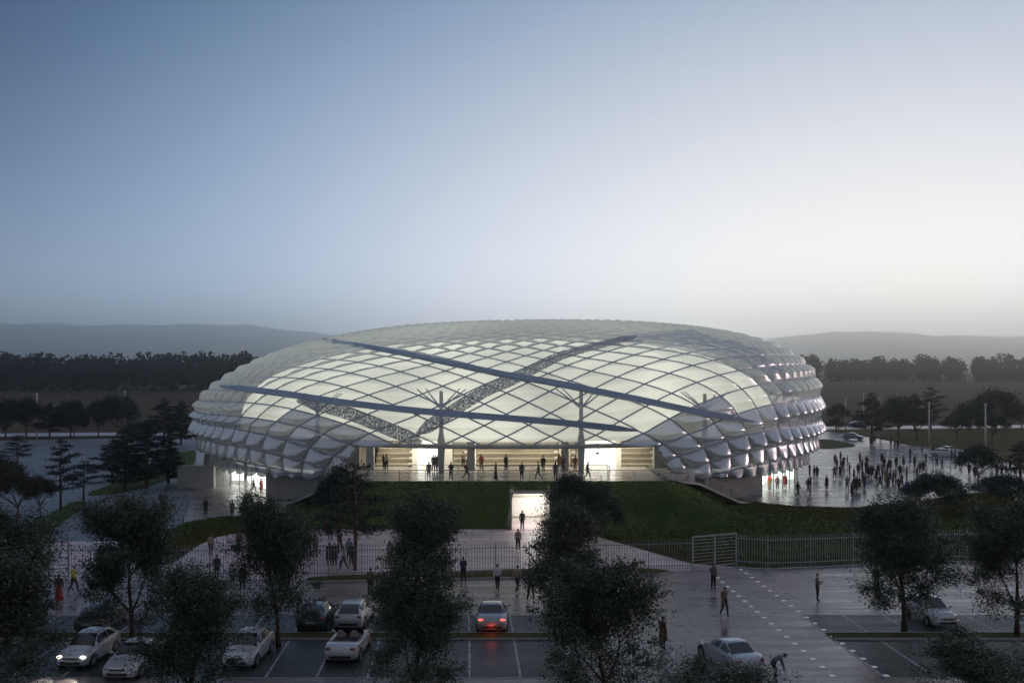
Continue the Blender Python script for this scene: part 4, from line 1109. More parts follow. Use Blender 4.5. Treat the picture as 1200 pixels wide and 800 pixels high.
# hills
def hills():
    nx, ny = 260, 12; X0, X1 = -7600, 7600; V = []
    r = np.random.default_rng(2); ph = r.uniform(0, 6.28, 8)
    for j in range(ny):
        y = 6000 + j * 170
        for i in range(nx):
            x = X0 + (X1 - X0) * i / (nx - 1); px_ = 600 + x / 6900 * F_PX
            # outline of the far ridge, in metres
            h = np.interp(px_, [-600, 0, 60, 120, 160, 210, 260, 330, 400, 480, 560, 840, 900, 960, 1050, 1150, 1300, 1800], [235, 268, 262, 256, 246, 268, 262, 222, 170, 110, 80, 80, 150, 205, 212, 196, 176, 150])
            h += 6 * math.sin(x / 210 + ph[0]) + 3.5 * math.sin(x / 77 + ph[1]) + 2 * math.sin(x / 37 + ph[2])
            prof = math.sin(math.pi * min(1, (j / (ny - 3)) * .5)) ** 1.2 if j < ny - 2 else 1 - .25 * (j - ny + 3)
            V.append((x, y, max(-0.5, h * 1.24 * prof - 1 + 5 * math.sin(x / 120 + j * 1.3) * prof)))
    Fa = [(j * nx + i, j * nx + i + 1, (j + 1) * nx + i + 1, (j + 1) * nx + i) for j in range(ny - 1) for i in range(nx - 1)]
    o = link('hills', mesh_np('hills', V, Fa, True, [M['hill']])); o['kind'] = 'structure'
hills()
# air
hm = bpy.data.materials.new('haze_air'); hm.use_nodes = True; n_ = hm.node_tree; n_.nodes.remove(n_.nodes['Principled BSDF'])
pv = n_.nodes.new('ShaderNodeVolumePrincipled'); pv.inputs['Color'].default_value = (0.98, 0.98, 0.95, 1); pv.inputs['Density'].default_value = 0.00032; pv.inputs['Anisotropy'].default_value = 0.93
n_.links.new(pv.outputs[0], n_.nodes['Material Output'].inputs['Volume'])
mb = MB(); mb.box((0, 4000, 186), (17000, 8300, 374)); hz_o = mb.build('haze', hm); hz_o['kind'] = 'stuff'; tag(hz_o, 'pale evening haze over the distant hills', 'haze')

# ------------------------------------------------------------------ people
def objcol(name, attr, rough=0.75):
    m, nt, b = mat(name)
    a = N(nt, 'ShaderNodeAttribute'); a.attribute_type = 'OBJECT'; a.attribute_name = attr
    tc = N(nt, 'ShaderNodeTexCoord'); n = N(nt, 'ShaderNodeTexNoise'); n.inputs['Scale'].default_value = 9
    nt.links.new(tc.outputs['Object'], n.inputs['Vector'])
    mx = N(nt, 'ShaderNodeMix', data_type='RGBA', blend_type='MULTIPLY'); mx.inputs['Factor'].default_value = 0.5
    nt.links.new(a.outputs['Color'], mx.inputs['A']); nt.links.new(n.outputs['Fac'], mx.inputs['B'])
    nt.links.new(mx.outputs['Result'], b.inputs['Base Color']); b.inputs['Roughness'].default_value = rough
    return m
M['skin'] = simple('skin', (0.42, 0.26, 0.19), 0.5, noise=0.05)
M['top'] = objcol('garment_cloth', 'top_colour'); M['legs'] = objcol('trouser_cloth', 'leg_colour')
M['shoe'] = simple('dark_shoe', (0.02, 0.02, 0.02), 0.4); M['hair'] = objcol('hair_strands', 'hair_colour', 0.6)
def figure(name, J):
    """J: joint positions; one skinned continuous body, five fingers on each hand, face features"""
    bones = [('pelvis', 'spine'), ('spine', 'chest'), ('chest', 'neck'), ('neck', 'jaw'), ('jaw', 'crown_')]
    for s in 'LR':
        bones += [('chest', 'sh' + s), ('sh' + s, 'el' + s), ('el' + s, 'wr' + s), ('wr' + s, 'ha' + s), ('pelvis', 'hi' + s), ('hi' + s, 'kn' + s), ('kn' + s, 'an' + s), ('an' + s, 'to' + s)]
    rad = dict(pelvis=(.14, .11), spine=(.125, .10), chest=(.155, .115), neck=(.055, .055), jaw=(.068, .075), crown_=(.078, .088), sh=(.062, .062), el=(.045, .045), wr=(.031, .028), ha=(.036, .020), hi=(.098, .098), kn=(.064, .066), an=(.043, .046), to=(.036, .03))
    names = list(J); me = bpy.data.meshes.new(name + '_skeleton')
    me.from_pydata([J[n] for n in names], [(names.index(a), names.index(b)) for a, b in bones], [])
    o = bpy.data.objects.new('tmp', me); col.objects.link(o)
    sk = o.modifiers.new('s', 'SKIN'); sub = o.modifiers.new('u', 'SUBSURF'); sub.levels = 1; sub.render_levels = 1
    for i, n in enumerate(names):
        k = n if n in rad else n[:2]; d = me.skin_vertices[0].data[i]; d.radius = tuple(r_ * (1.22 if k not in ('ha', 'jaw', 'crown_', 'neck') else 1.08) for r_ in rad[k]); d.use_root = (n == 'pelvis')
    dg = bpy.context.evaluated_depsgraph_get(); dg.update(); ev = bpy.data.meshes.new_from_object(o.evaluated_get(dg)); bpy.data.objects.remove(o)
    b = bmesh.new(); b.from_mesh(ev)
    segs = [(Vector(J[a]), Vector(J[c]), c) for a, c in bones]
    kind = {'spine': 1, 'chest': 1, 'sh': 1, 'el': 1, 'neck': 1, 'jaw': 0, 'crown_': 0, 'wr': 1, 'ha': 0, 'hi': 2, 'kn': 2, 'an': 2, 'to': 3}
    for f in b.faces:
        c = f.calc_center_median(); best = 9; bk = 'spine'
        for p, q, k in segs:
            t = max(0, min(1, (c - p).dot(q - p) / max(1e-6, (q - p).length_squared))); d = (c - (p + (q - p) * t)).length
            if d < best: best = d; bk = k
        k = bk if bk in kind else bk[:2]; f.material_index = kind[k]; f.smooth = True
        if k == 'spine' and c.z < J['pelvis'][2] + .05: f.material_index = 2
    me2 = bpy.data.meshes.new(name + '_b'); b.to_mesh(me2); b.free()
    # face and fingers joined on
    mb = MB(); mb.cur = 0
    hd = (Vector(J['jaw']) + Vector(J['crown_'])) / 2; fw = Vector(J['face'] if 'face' in J else (0, -1, 0)) if False else (Vector(J['crown_']) - Vector(J['neck'])).normalized().cross(Vector((1, 0, 0))).normalized()
    if fw.y > 0: fw = -fw
    hc = hd + fw * .085
    mb.ball(tuple(hc + Vector((0, 0, -.012)) + fw * .012), (.012, .016, .02), 6, 4)
    for sx in (-1, 1): mb.ball(tuple(hd + Vector((sx * .083, .005, 0))), (.010, .02, .028), 6, 4)
    for s in 'LR':
        wr, ha = Vector(J['wr' + s]), Vector(J['ha' + s]); d = (ha - wr).normalized(); sd_ = d.cross(Vector((0, 1, .2))).normalized(); fwd = sd_.cross(d).normalized()
        for k, ln in enumerate((.070, .082, .078, .060)):
            r0 = ha + fwd * (.024 - .016 * k) + d * .015; mid = r0 + d * ln * .55 + sd_ * .006; mb.tube([tuple(r0), tuple(mid), tuple(mid + d * ln * .4 - sd_ * .012)], [.010, .009, .007], 5)
        t0_ = ha - d * .03 + fwd * .028; mb.tube([tuple(t0_), tuple(t0_ + d * .03 + fwd * .028), tuple(t0_ + d * .06 + fwd * .032)], [.012, .010, .008], 5)
    mb.cur = 3
    for sx in (-1, 1): mb.ball(tuple(hc + Vector((sx * .03, 0, .018)) + fw * .0), (.010, .006, .006), 6, 4)
    mb.box(tuple(hc + Vector((0, 0, -.052)) - fw * .006), (.04, .012, .008))
    me3 = mb.mesh('face_and_fingers', [M['skin'], M['top'], M['legs'], M['shoe']], True)
    b = bmesh.new(); b.from_mesh(me2); b.from_mesh(me3)
    me2 = bpy.data.meshes.new(name)
    for m in ('skin', 'top', 'legs', 'shoe'): me2.materials.append(M[m])
    b.to_mesh(me2); b.free()
    # hair cap
    h = MB(); cc = hd + Vector((0, 0, .035)) - fw * .012
    h.ball(tuple(cc), (.088, .098, .085), 12, 8); hm_ = h.mesh('hair', M['hair'], True)
    h = MB(); h.ball(tuple(cc), (.092, .102, .09), 12, 8); h.tube([tuple(cc - fw * .05), tuple(cc - fw * .075 + Vector((0, 0, -.14))), tuple(cc - fw * .07 + Vector((0, 0, -.26)))], [.08, .07, .03], 8); hl = h.mesh('hair', M['hair'], True)
    return me2, hm_, hl
def base_pose(**kw):
    J = dict(pelvis=(0, 0, .96), spine=(0, .0, 1.15), chest=(0, .01, 1.35), neck=(0, 0, 1.50), jaw=(0, -.012, 1.585), crown_=(0, -.005, 1.68))
    for s, g in (('L', 1), ('R', -1)):
        J['sh' + s] = (g * .175, .01, 1.425); J['el' + s] = (g * .225, .03, 1.13); J['wr' + s] = (g * .235, -.03, .89); J['ha' + s] = (g * .235, -.05, .815)
        J['hi' + s] = (g * .085, 0, .90); J['kn' + s] = (g * .10, -.01, .50); J['an' + s] = (g * .11, .02, .085); J['to' + s] = (g * .13, -.14, .035)
    J.update(kw); return J
POSE = {
 'stand': base_pose(),
 'walk': base_pose(knL=(.09, -.20, .53), anL=(.09, -.26, .11), toL=(.10, -.42, .06), knR=(-.09, .06, .50), anR=(-.09, .34, .15), toR=(-.09, .23, .04), elL=(.22, .14, 1.16), wrL=(.20, .22, .95), haL=(.20, .22, .87), elR=(-.22, -.10, 1.14), wrR=(-.20, -.28, .97), haR=(-.20, -.33, .90), spine=(0, -.01, 1.15), chest=(0, -.03, 1.35), neck=(0, -.05, 1.50), jaw=(0, -.07, 1.585), crown_=(0, -.07, 1.68)),
 'hips': base_pose(elL=(.38, .06, 1.18), wrL=(.19, -.03, 1.02), haL=(.13, -.08, 1.01), elR=(-.38, .06, 1.18), wrR=(-.19, -.03, 1.02), haR=(-.13, -.08, 1.01), knL=(.15, 0, .5), anL=(.20, .02, .085), toL=(.24, -.13, .035), knR=(-.15, 0, .5), anR=(-.20, .02, .085), toR=(-.24, -.13, .035)),
 'phone': base_pose(elR=(-.27, -.10, 1.20), wrR=(-.17, -.10, 1.45), haR=(-.13, -.08, 1.53), jaw=(0, -.03, 1.575), crown_=(0, -.05, 1.67)),
 'chat': base_pose(elL=(.22, -.02, 1.15), wrL=(.12, -.24, 1.17), haL=(.08, -.31, 1.20), elR=(-.22, .0, 1.14), wrR=(-.06, -.22, 1.10), haR=(.0, -.27, 1.10), knR=(-.12, -.03, .5), anR=(-.14, -.02, .085), toR=(-.17, -.17, .035)),
 'bend': base_pose(pelvis=(0, .10, .86), spine=(0, .0, 1.0), chest=(0, -.20, 1.12), neck=(0, -.36, 1.14), jaw=(0, -.45, 1.13), crown_=(0, -.52, 1.19), shL=(.17, -.27, 1.12), shR=(-.17, -.27, 1.12), elL=(.2, -.34, .84), wrL=(.15, -.42, .62), haL=(.15, -.43, .54), elR=(-.2, -.34, .84), wrR=(-.15, -.42, .62), haR=(-.15, -.43, .54), hiL=(.085, .1, .82), hiR=(-.085, .1, .82), knL=(.12, -.10, .46), knR=(-.12, -.04, .46)),
}
FIG = {k: figure(k, v) for k, v in POSE.items()}
def skirt_mesh(z0, z1, r0, r1, z2=None, mname='top'):
    mb = MB(); n = 16; rings = 6
    prof = []
    for i in range(rings + 1):
        t = i / rings; z = z0 + (z1 - z0) * t; r = r0 + (r1 - r0) * t ** 1.3; prof.append((z, r))
    b = 0
    for (z, r) in prof:
        for k in range(n): a = 2 * math.pi * k / n; rr_ = r * (1 + .07 * math.sin(5 * a) * (z0 - z) / max(.1, z0 - z1)); mb.v.append((rr_ * math.cos(a) * 1.15, rr_ * math.sin(a) * .9 , z))
    for i in range(rings):
        for k in range(n): k2 = (k + 1) % n; mb.f.append((i * n + k, i * n + k2, (i + 1) * n + k2, (i + 1) * n + k)); mb.m.append(0)
    return mb.mesh('skirt', M[mname], True)
SK = {'coat': skirt_mesh(1.38, .50, .165, .25), 'dress': skirt_mesh(1.12, .45, .135, .24), 'long': skirt_mesh(1.05, .10, .14, .24, mname='legs'), 'short': skirt_mesh(1.05, .62, .135, .19, mname='legs')}
SKN = {'coat': 'coat', 'dress': 'dress', 'long': 'skirt', 'short': 'skirt'}
BLK = (.03, .03, .035); DK = (.05, .05, .06); NAV = (.04, .05, .09); GR = (.18, .18, .19); TAN = (.42, .30, .20); WH = (.75, .74, .72); RED = (.45, .03, .02); BRN = (.12, .06, .04)
def person(px_, py_, label, pose='stand', top=BLK, leg=BLK, face=0, z=0.0, sk=None, hair=(.03, .02, .015), longh=False, h=1.0, group=None):
    x, y, zz = at(px_, py_, z)
    me, hs, hl = FIG[pose]
    o = link('person', me); o.location = (x, y, z + 0.012); o.rotation_euler = (0, 0, R(face)); o.scale = (h * 1.04, h * 1.04, h * 1.04)
    o['top_colour'] = top; o['leg_colour'] = leg
    hh = link('hair', hl if longh else hs, o); hh['hair_colour'] = hair
    if sk: k = link(SKN[sk], SK[sk], o); k['top_colour'] = top; k['leg_colour'] = leg
    tag(o, label, 'person', group); return o
P = person
# plaza in front of the fence (face 0 looks to the viewer, 180 away)
P(69, 705, 'person in black top and long red skirt, left of the yellow shirted walker', 'stand', BLK, (.30, .02, .02), 200, sk='long', longh=True)
P(86, 694, 'person in yellow green shirt striding to the left gate', 'walk', (.42, .45, .05), DK, 75)
P(272, 691, 'person in pale top beside one in dark red, behind the bushy tree', 'stand', (.45, .42, .38), GR, 170)
P(284, 692, 'person in dark red clothes beside one in a pale top', 'stand', (.12, .03, .03), (.10, .03, .03), 190)
P(254, 679, 'dark dressed person half hidden above the bushy left tree', 'stand', DK, DK, 180)
P(434, 697, 'person in olive top at the left edge of the bushy middle tree', 'stand', (.16, .13, .08), BLK, 170)
P(543, 682, 'person in dark blue shirt by the grass strip, left of the white shirt', 'chat', NAV, BLK, 180)
P(583, 692, 'person in white shirt and black trousers walking to the fence', 'walk', WH, BLK, 175)
P(606, 694, 'person in tan top right of the white shirted one, stepping', 'walk', TAN, BLK, 150)
P(622, 703, 'broad dark figure nearest the tree by the lit doorway', 'hips', DK, BLK, 180)
P(744, 684, 'person in red brown jacket behind the top of the widest front tree', 'chat', (.22, .08, .05), BLK, 200)
P(777, 761, 'person in long dark brown coat at the right edge of the widest tree', 'stand', (.10, .06, .04), BLK, 120, sk='coat')
P(836, 691, 'person in grey jacket holding a hand to the head near the gate', 'phone', (.13, .13, .14), BLK, 10)
P(849, 722, 'person in open dark jacket and tan shirt walking toward the viewer', 'walk', (.20, .13, .10), BLK, 15)
P(958, 704, 'person standing alone on the paving right of the dotted rows', 'chat', (.14, .13, .15), BLK, 60)
P(1027, 694, 'dark figure standing behind the leafy tree by the white car', 'stand', DK, BLK, 180)
P(908, 797, 'person in grey shirt bending forward beside the silver saloon', 'bend', GR, BLK, 85)
# inside the fence
P(247, 652, 'person in tan shirt alone on the pink path by the grass tip', 'stand', TAN, BLK, 170)
P(280, 647, 'person with red brown top at the edge of the leafy tree behind the fence', 'stand', (.25, .10, .07), BLK, 170)
P(362, 652, 'person in dark coat, left one of the pair right of the leafy tree', 'walk', DK, BLK, 200)
P(369, 653, 'person in tan coat, right one of the pair right of the leafy tree', 'walk', (.28, .20, .14), (.2, .14, .1), 195)
P(382, 628, 'person in brown, left one of the pair at the foot of the bank', 'stand', BRN, BLK, 180)
P(387, 632, 'person in black, right one of the pair at the foot of the bank', 'stand', BLK, BLK, 170)
P(386, 663, 'person in long black coat left of its twin behind the fence', 'stand', BLK, BLK, 180, sk='coat')
P(392, 663, 'person in long black coat and pale hair right of its twin behind the fence', 'stand', BLK, BLK, 180, sk='coat', hair=(.3, .2, .1))
P(398, 647, 'dark clothed person between the coat pair and the light blue top', 'walk', DK, BLK, 30)
P(409, 657, 'person in pale teal top standing against the conifer trunk', 'stand', (.20, .32, .34), BLK, 180)
P(403, 668, 'person in light blue shirt striding behind the fence', 'walk', (.35, .42, .48), BLK, 250)
P(412, 663, 'person in black right beside the conifer trunk', 'stand', BLK, BLK, 160)
P(457, 661, 'person in pinkish dress behind the tall narrow tree', 'stand', (.45, .25, .22), (.4, .25, .2), 180, sk='dress', longh=True)
P(607, 645, 'person in pinkish top in front of the lit doorway', 'stand', (.35, .20, .20), DK, 180)
P(612, 620.7, 'black figure standing inside the lit doorway', 'stand', BLK, BLK, 0)
P(129, 608, 'person in grey top, left of the two on the pale left plaza', 'stand', (.16, .16, .15), DK, 160)
P(137.5, 600, 'person in beige top and black trousers, right of the two on the left plaza', 'stand', (.25, .23, .19), BLK, 20)
P(241, 604, 'black figure alone in front of the left lobby floor', 'stand', BLK, BLK, 0)
P(272, 607, 'person in olive clothes facing the lit left lobby', 'stand', (.15, .15, .09), (.16, .16, .11), 180)
P(285, 606.5, 'black figure with hands on hips facing the lit left lobby', 'hips', BLK, BLK, 180)
P(189, 596, 'dark figure on the left plaza behind the leafy tree top', 'stand', DK, BLK, 180)
P(297, 577, 'person in dark clothes inside the left lobby', 'walk', DK, BLK, 90)
P(306, 578, 'person in reddish skirt inside the left lobby', 'stand', (.3, .05, .04), (.3, .05, .04), 60, sk='dress', longh=True)
P(902, 573, 'person in red top inside the right lobby, left one', 'stand', RED, (.3, .15, .05), 180)
P(911, 574, 'person in brown top inside the right lobby, middle one', 'stand', (.2, .1, .07), DK, 180)
P(920, 572, 'person in long red coat inside the right lobby, right one', 'stand', (.35, .05, .04), DK, 160, sk='coat')
# terrace
T = TZ
P(450, 550, 'person in black beside one in a cream top at the left end of the terrace', 'stand', (.10, .05, .04), BLK, 150, z=T)
P(453, 550.5, 'person in cream top and black shorts at the left end of the terrace', 'stand', (.70, .62, .42), BLK, 200, z=T, sk='short', longh=True)
P(502.5, 561.5, 'person in grey green top and jeans at the terrace rail by the bright portal', 'stand', (.20, .19, .15), (.10, .12, .18), 180, z=T)
P(508, 552, 'person in mauve top in front of the bright left portal', 'stand', (.25, .14, .13), NAV, 0, z=T)
P(513.5, 551, 'person in black dress beside the left tree column', 'stand', (.05, .02, .02), BLK, 30, z=T, sk='dress', longh=True)
P(510.5, 553, 'person in blue jeans half behind the mauve top', 'stand', (.12, .08, .09), (.08, .10, .2), 200, z=T)
P(528.5, 562, 'black figure at the terrace rail right of the left tree column', 'chat', BLK, BLK, 180, z=T)
P(543, 548.5, 'dark figure in front of the small seating tiers', 'chat', BRN, BLK, 0, z=T)
P(546.5, 561, 'person in dark red top walking right along the terrace rail', 'walk', (.28, .05, .03), BLK, 90, z=T)
P(564, 552, 'person in bright orange red top and pale legs in front of the long tiers', 'stand', (.75, .12, .03), (.45, .27, .16), 0, z=T, h=1.03)
P(581, 562, 'person in dark brown dress at the terrace rail below the long tiers', 'stand', (.09, .04, .03), BRN, 90, z=T, sk='long')
P(593, 552, 'person in long black dress in front of the long tiers', 'stand', BLK, (.05, .02, .02), 40, z=T, sk='dress', longh=True)
P(611.5, 562, 'black suited figure at the rail above the lit doorway', 'stand', BLK, BLK, 180, z=T)
P(631, 561.5, 'person in beige jacket walking left along the terrace rail', 'walk', (.22, .20, .14), BLK, 260, z=T)
P(636.5, 553, 'dark figure standing behind the beige jacket on the terrace', 'stand', BLK, BLK, 0, z=T)
P(651, 561.5, 'person in purple grey top and black skirt at the terrace rail', 'stand', (.17, .12, .15), BLK, 180, z=T, sk='short', longh=True)
P(655.5, 550.5, 'person in tan dress left of the grey pier', 'stand', (.35, .20, .12), (.35, .2, .12), 30, z=T, sk='dress', longh=True)
P(660, 553, 'person in red brown coat beside the grey pier', 'stand', (.25, .07, .05), BLK, 330, z=T)
P(674, 553, 'person in orange brown top between the pier and the tree column', 'stand', (.42, .18, .10), (.3, .16, .1), 0, z=T)
P(688.5, 561.5, 'dark figure striding right at the rail in front of the right portal', 'walk', (.08, .04, .04), BLK, 80, z=T)
P(784, 552.5, 'black suited figure under the slanted right edge of the facade', 'stand', BLK, BLK, 0, z=T)
# the crowd on the wet plaza
crowd = [(935, 582, 'walk', 0), (946.7, 578, 'walk', 0), (950, 577.5, 'stand', 0), (949, 558, 'hips', 0), (954, 561.7, 'stand', 1), (957.5, 561.7, 'stand', 0), (968.8, 573.7, 'coat', 0), (978.7, 545, 'stand', 2), (981, 551, 'stand', 1), (978, 561, 'hips', 0), (984.7, 561, 'stand', 2), (985.2, 542, 'stand', 0), (989, 548, 'stand', 0), (993, 547, 'stand', 0), (995.6, 557, 'stand', 0), (1008, 543, 'stand', 0), (992.7, 575, 'chat', 3), (998.5, 583, 'coat', 1), (1000.8, 576, 'stand', 2), (1003.8, 576, 'stand', 0), (1007, 575, 'coat', 2), (1006, 558, 'stand', 0), (1013.4, 572.5, 'coat', 0), (1016, 548, 'stand', 0), (1017.5, 561, 'stand', 1), (1020.5, 560, 'coat', 0), (1015, 555, 'stand', 0), (1023, 560, 'stand', 0), (1027, 565, 'coat', 0), (1029.5, 558, 'stand', 0), (1031.8, 572.5, 'stand', 0), (1033.7, 543, 'coat', 0), (1036.4, 550, 'stand', 0), (1038, 566.7, 'dress', 4), (1043, 551.5, 'coat', 0), (1043.4, 566.7, 'walk', 0), (1047, 566.7, 'stand', 2), (1049.5, 566, 'stand', 0), (1050.4, 549, 'stand', 0), (1052.8, 576.6, 'stand', 5), (1056.8, 570.8, 'walk', 0), (1062.7, 561, 'stand', 2), (1062.9, 580, 'coat', 6), (1044, 523, 'stand', 0), (1048.7, 526, 'stand', 0), (1052, 526, 'stand', 0), (1067, 537, 'stand', 0), (1080.8, 534, 'stand', 0), (1085, 543, 'walk', 0), (1078.5, 555, 'stand', 2), (1082, 554, 'stand', 0), (1093, 535, 'stand', 0), (1020, 521, 'stand', 0), (1025, 521, 'stand', 0), (1115.5, 538, 'stand', 0), (1119.4, 540, 'stand', 0), (1136, 557, 'stand', 5), (1142.6, 561, 'stand', 5), (1162, 551, 'stand', 0), (1168.6, 558, 'stand', 5), (1174, 557, 'stand', 0), (1179.4, 558, 'stand', 0), (1195.7, 564, 'stand', 0), (1040, 556, 'stand', 0), (1011, 566, 'stand', 2), (987, 553, 'stand', 0), (1072, 548, 'stand', 0), (1075, 561, 'stand', 5), (1098, 548, 'stand', 0), (1104, 551, 'walk', 0), (1126, 546, 'stand', 0), (1152, 549, 'stand', 2), (1184, 552, 'stand', 0), (1190, 560, 'stand', 0), (1034, 562, 'stand', 0), (1041, 574, 'stand', 5), (1001, 564, 'stand', 0), (1010.5, 552, 'stand', 2), (1055, 559, 'stand', 0), (1059, 548, 'coat', 0)]
crowd.sort(key=lambda c: c[0])
cl = {0: (BLK, 'black'), 1: ((.10, .04, .04), 'dark maroon'), 2: (BRN, 'dark brown'), 3: ((.32, .28, .26), 'pale grey'), 4: ((.30, .26, .05), 'dull yellow'), 5: ((.13, .10, .11), 'dark grey'), 6: ((.10, .08, .35), 'violet')}
ones = ['', 'first', 'second', 'third', 'fourth', 'fifth', 'sixth', 'seventh', 'eighth', 'ninth', 'tenth', 'eleventh', 'twelfth', 'thirteenth', 'fourteenth', 'fifteenth', 'sixteenth', 'seventeenth', 'eighteenth', 'nineteenth']
tens = {8: 'eighty', 2: 'twenty', 3: 'thirty', 4: 'forty', 5: 'fifty', 6: 'sixty', 7: 'seventy'}
tenth = {8: 'eightieth', 2: 'twentieth', 3: 'thirtieth', 4: 'fortieth', 5: 'fiftieth', 6: 'sixtieth', 7: 'seventieth'}
def ordinal(n): return ones[n] if n < 20 else (tenth[n // 10] if n % 10 == 0 else tens[n // 10] + '-' + ones[n % 10])
for i, (a, b, ps, c) in enumerate(crowd):
    c_, nm = cl[c]; sk = None; pose = ps
    if ps == 'coat': pose = 'stand'; sk = 'coat'; nm += ' long coat'
    elif ps == 'dress': pose = 'stand'; sk = 'dress'; nm += ' dress'
    else: nm += ' clothes'
    if pose == 'stand' and random.random() < .3: pose = random.choice(('chat', 'phone', 'walk'))
    P(a, b, f'person in {nm}, {ordinal(i + 1)} from left in the wet plaza crowd', pose, c_, BLK if c != 6 else c_, random.uniform(0, 360), sk=sk, longh=random.random() < .3, h=random.uniform(.95, 1.06), group='crowd on the wet plaza right of the arena')

# ------------------------------------------------------------------ cars
M['glass'] = simple('car_window_glass', (0.015, 0.018, 0.022), 0.06, noise=0.1, spec=0.9)
M['tyre'] = simple('tyre_rubber', (0.02, 0.02, 0.02), 0.8); M['rim'] = simple('alloy_rim', (0.45, 0.45, 0.46), 0.3, metal=0.8)
M['trim'] = simple('black_trim', (0.015, 0.015, 0.017), 0.5); M['plate'] = simple('number_plate', (0.55, 0.55, 0.5), 0.5)
M['lamp_off'] = simple('lamp_lens', (0.55, 0.56, 0.58), 0.1, metal=0.4); M['tail_off'] = simple('red_lens', (0.28, 0.015, 0.015), 0.15, coat=1)
M['lamp_on'] = emis('headlight_glow', (1.0, 0.93, 0.78), 2.2); M['tail_on'] = emis('tail_glow', (1.0, 0.12, 0.09), 1.6)
PAINT = {}
def paint(c):
    if c not in PAINT: PAINT[c] = simple('car_paint', c, 0.28, metal=0.25, noise=0.04, coat=1.0)
    return PAINT[c]
SH = {
 'hatch': (4.1, .88, [(0, .60, .50, .50, .60, .32), (.03, .70, .68, .60, .76, .22), (.12, .83, .74, .70, .86, .20), (.27, .96, .72, .86, .88, .20), (.45, 1.38, .56, .93, .88, .20), (.57, 1.46, .57, .95, .88, .20), (.78, 1.42, .56, .98, .88, .20), (.90, 1.26, .54, 1.00, .87, .20), (.975, .98, .66, .93, .84, .24), (1, .74, .60, .68, .76, .34)], (.29, .46), (.80, .965), (.36, .86)),
 'saloon': (4.6, .90, [(0, .58, .50, .48, .60, .30), (.03, .68, .68, .58, .78, .22), (.12, .80, .75, .70, .87, .20), (.28, .94, .74, .86, .90, .20), (.43, 1.34, .57, .92, .90, .20), (.54, 1.42, .58, .94, .90, .20), (.68, 1.38, .56, .96, .90, .20), (.82, 1.08, .66, .96, .89, .20), (.90, 1.02, .74, .94, .88, .22), (.975, .96, .72, .86, .84, .26), (1, .74, .62, .66, .76, .34)], (.30, .45), (.69, .835), (.36, .78)),
 'open': (4.5, .91, [(0, .58, .50, .48, .60, .30), (.03, .68, .68, .58, .78, .22), (.12, .80, .75, .70, .87, .20), (.30, .93, .74, .84, .90, .20), (.40, .95, .76, .90, .91, .20), (.55, .93, .76, .90, .91, .20), (.72, .95, .76, .90, .91, .20), (.80, 1.00, .76, .92, .91, .20), (.90, 1.00, .74, .92, .88, .22), (.975, .94, .72, .86, .84, .26), (1, .74, .62, .66, .76, .34)], None, None, None)}
def cr(p, t):
    """Catmull-Rom through rows of p at parameter t in 0..len-1"""
    n = len(p) - 1; i = min(int(t), n - 1); f = t - i
    P0, P1, P2, P3 = p[max(i - 1, 0)], p[i], p[i + 1], p[min(i + 2, n)]
    return tuple(0.5 * (2 * b + (c - a) * f + (2 * a - 5 * b + 4 * c - d) * f * f + (3 * b - a - 3 * c + d) * f ** 3) for a, b, c, d in zip(P0, P1, P2, P3))
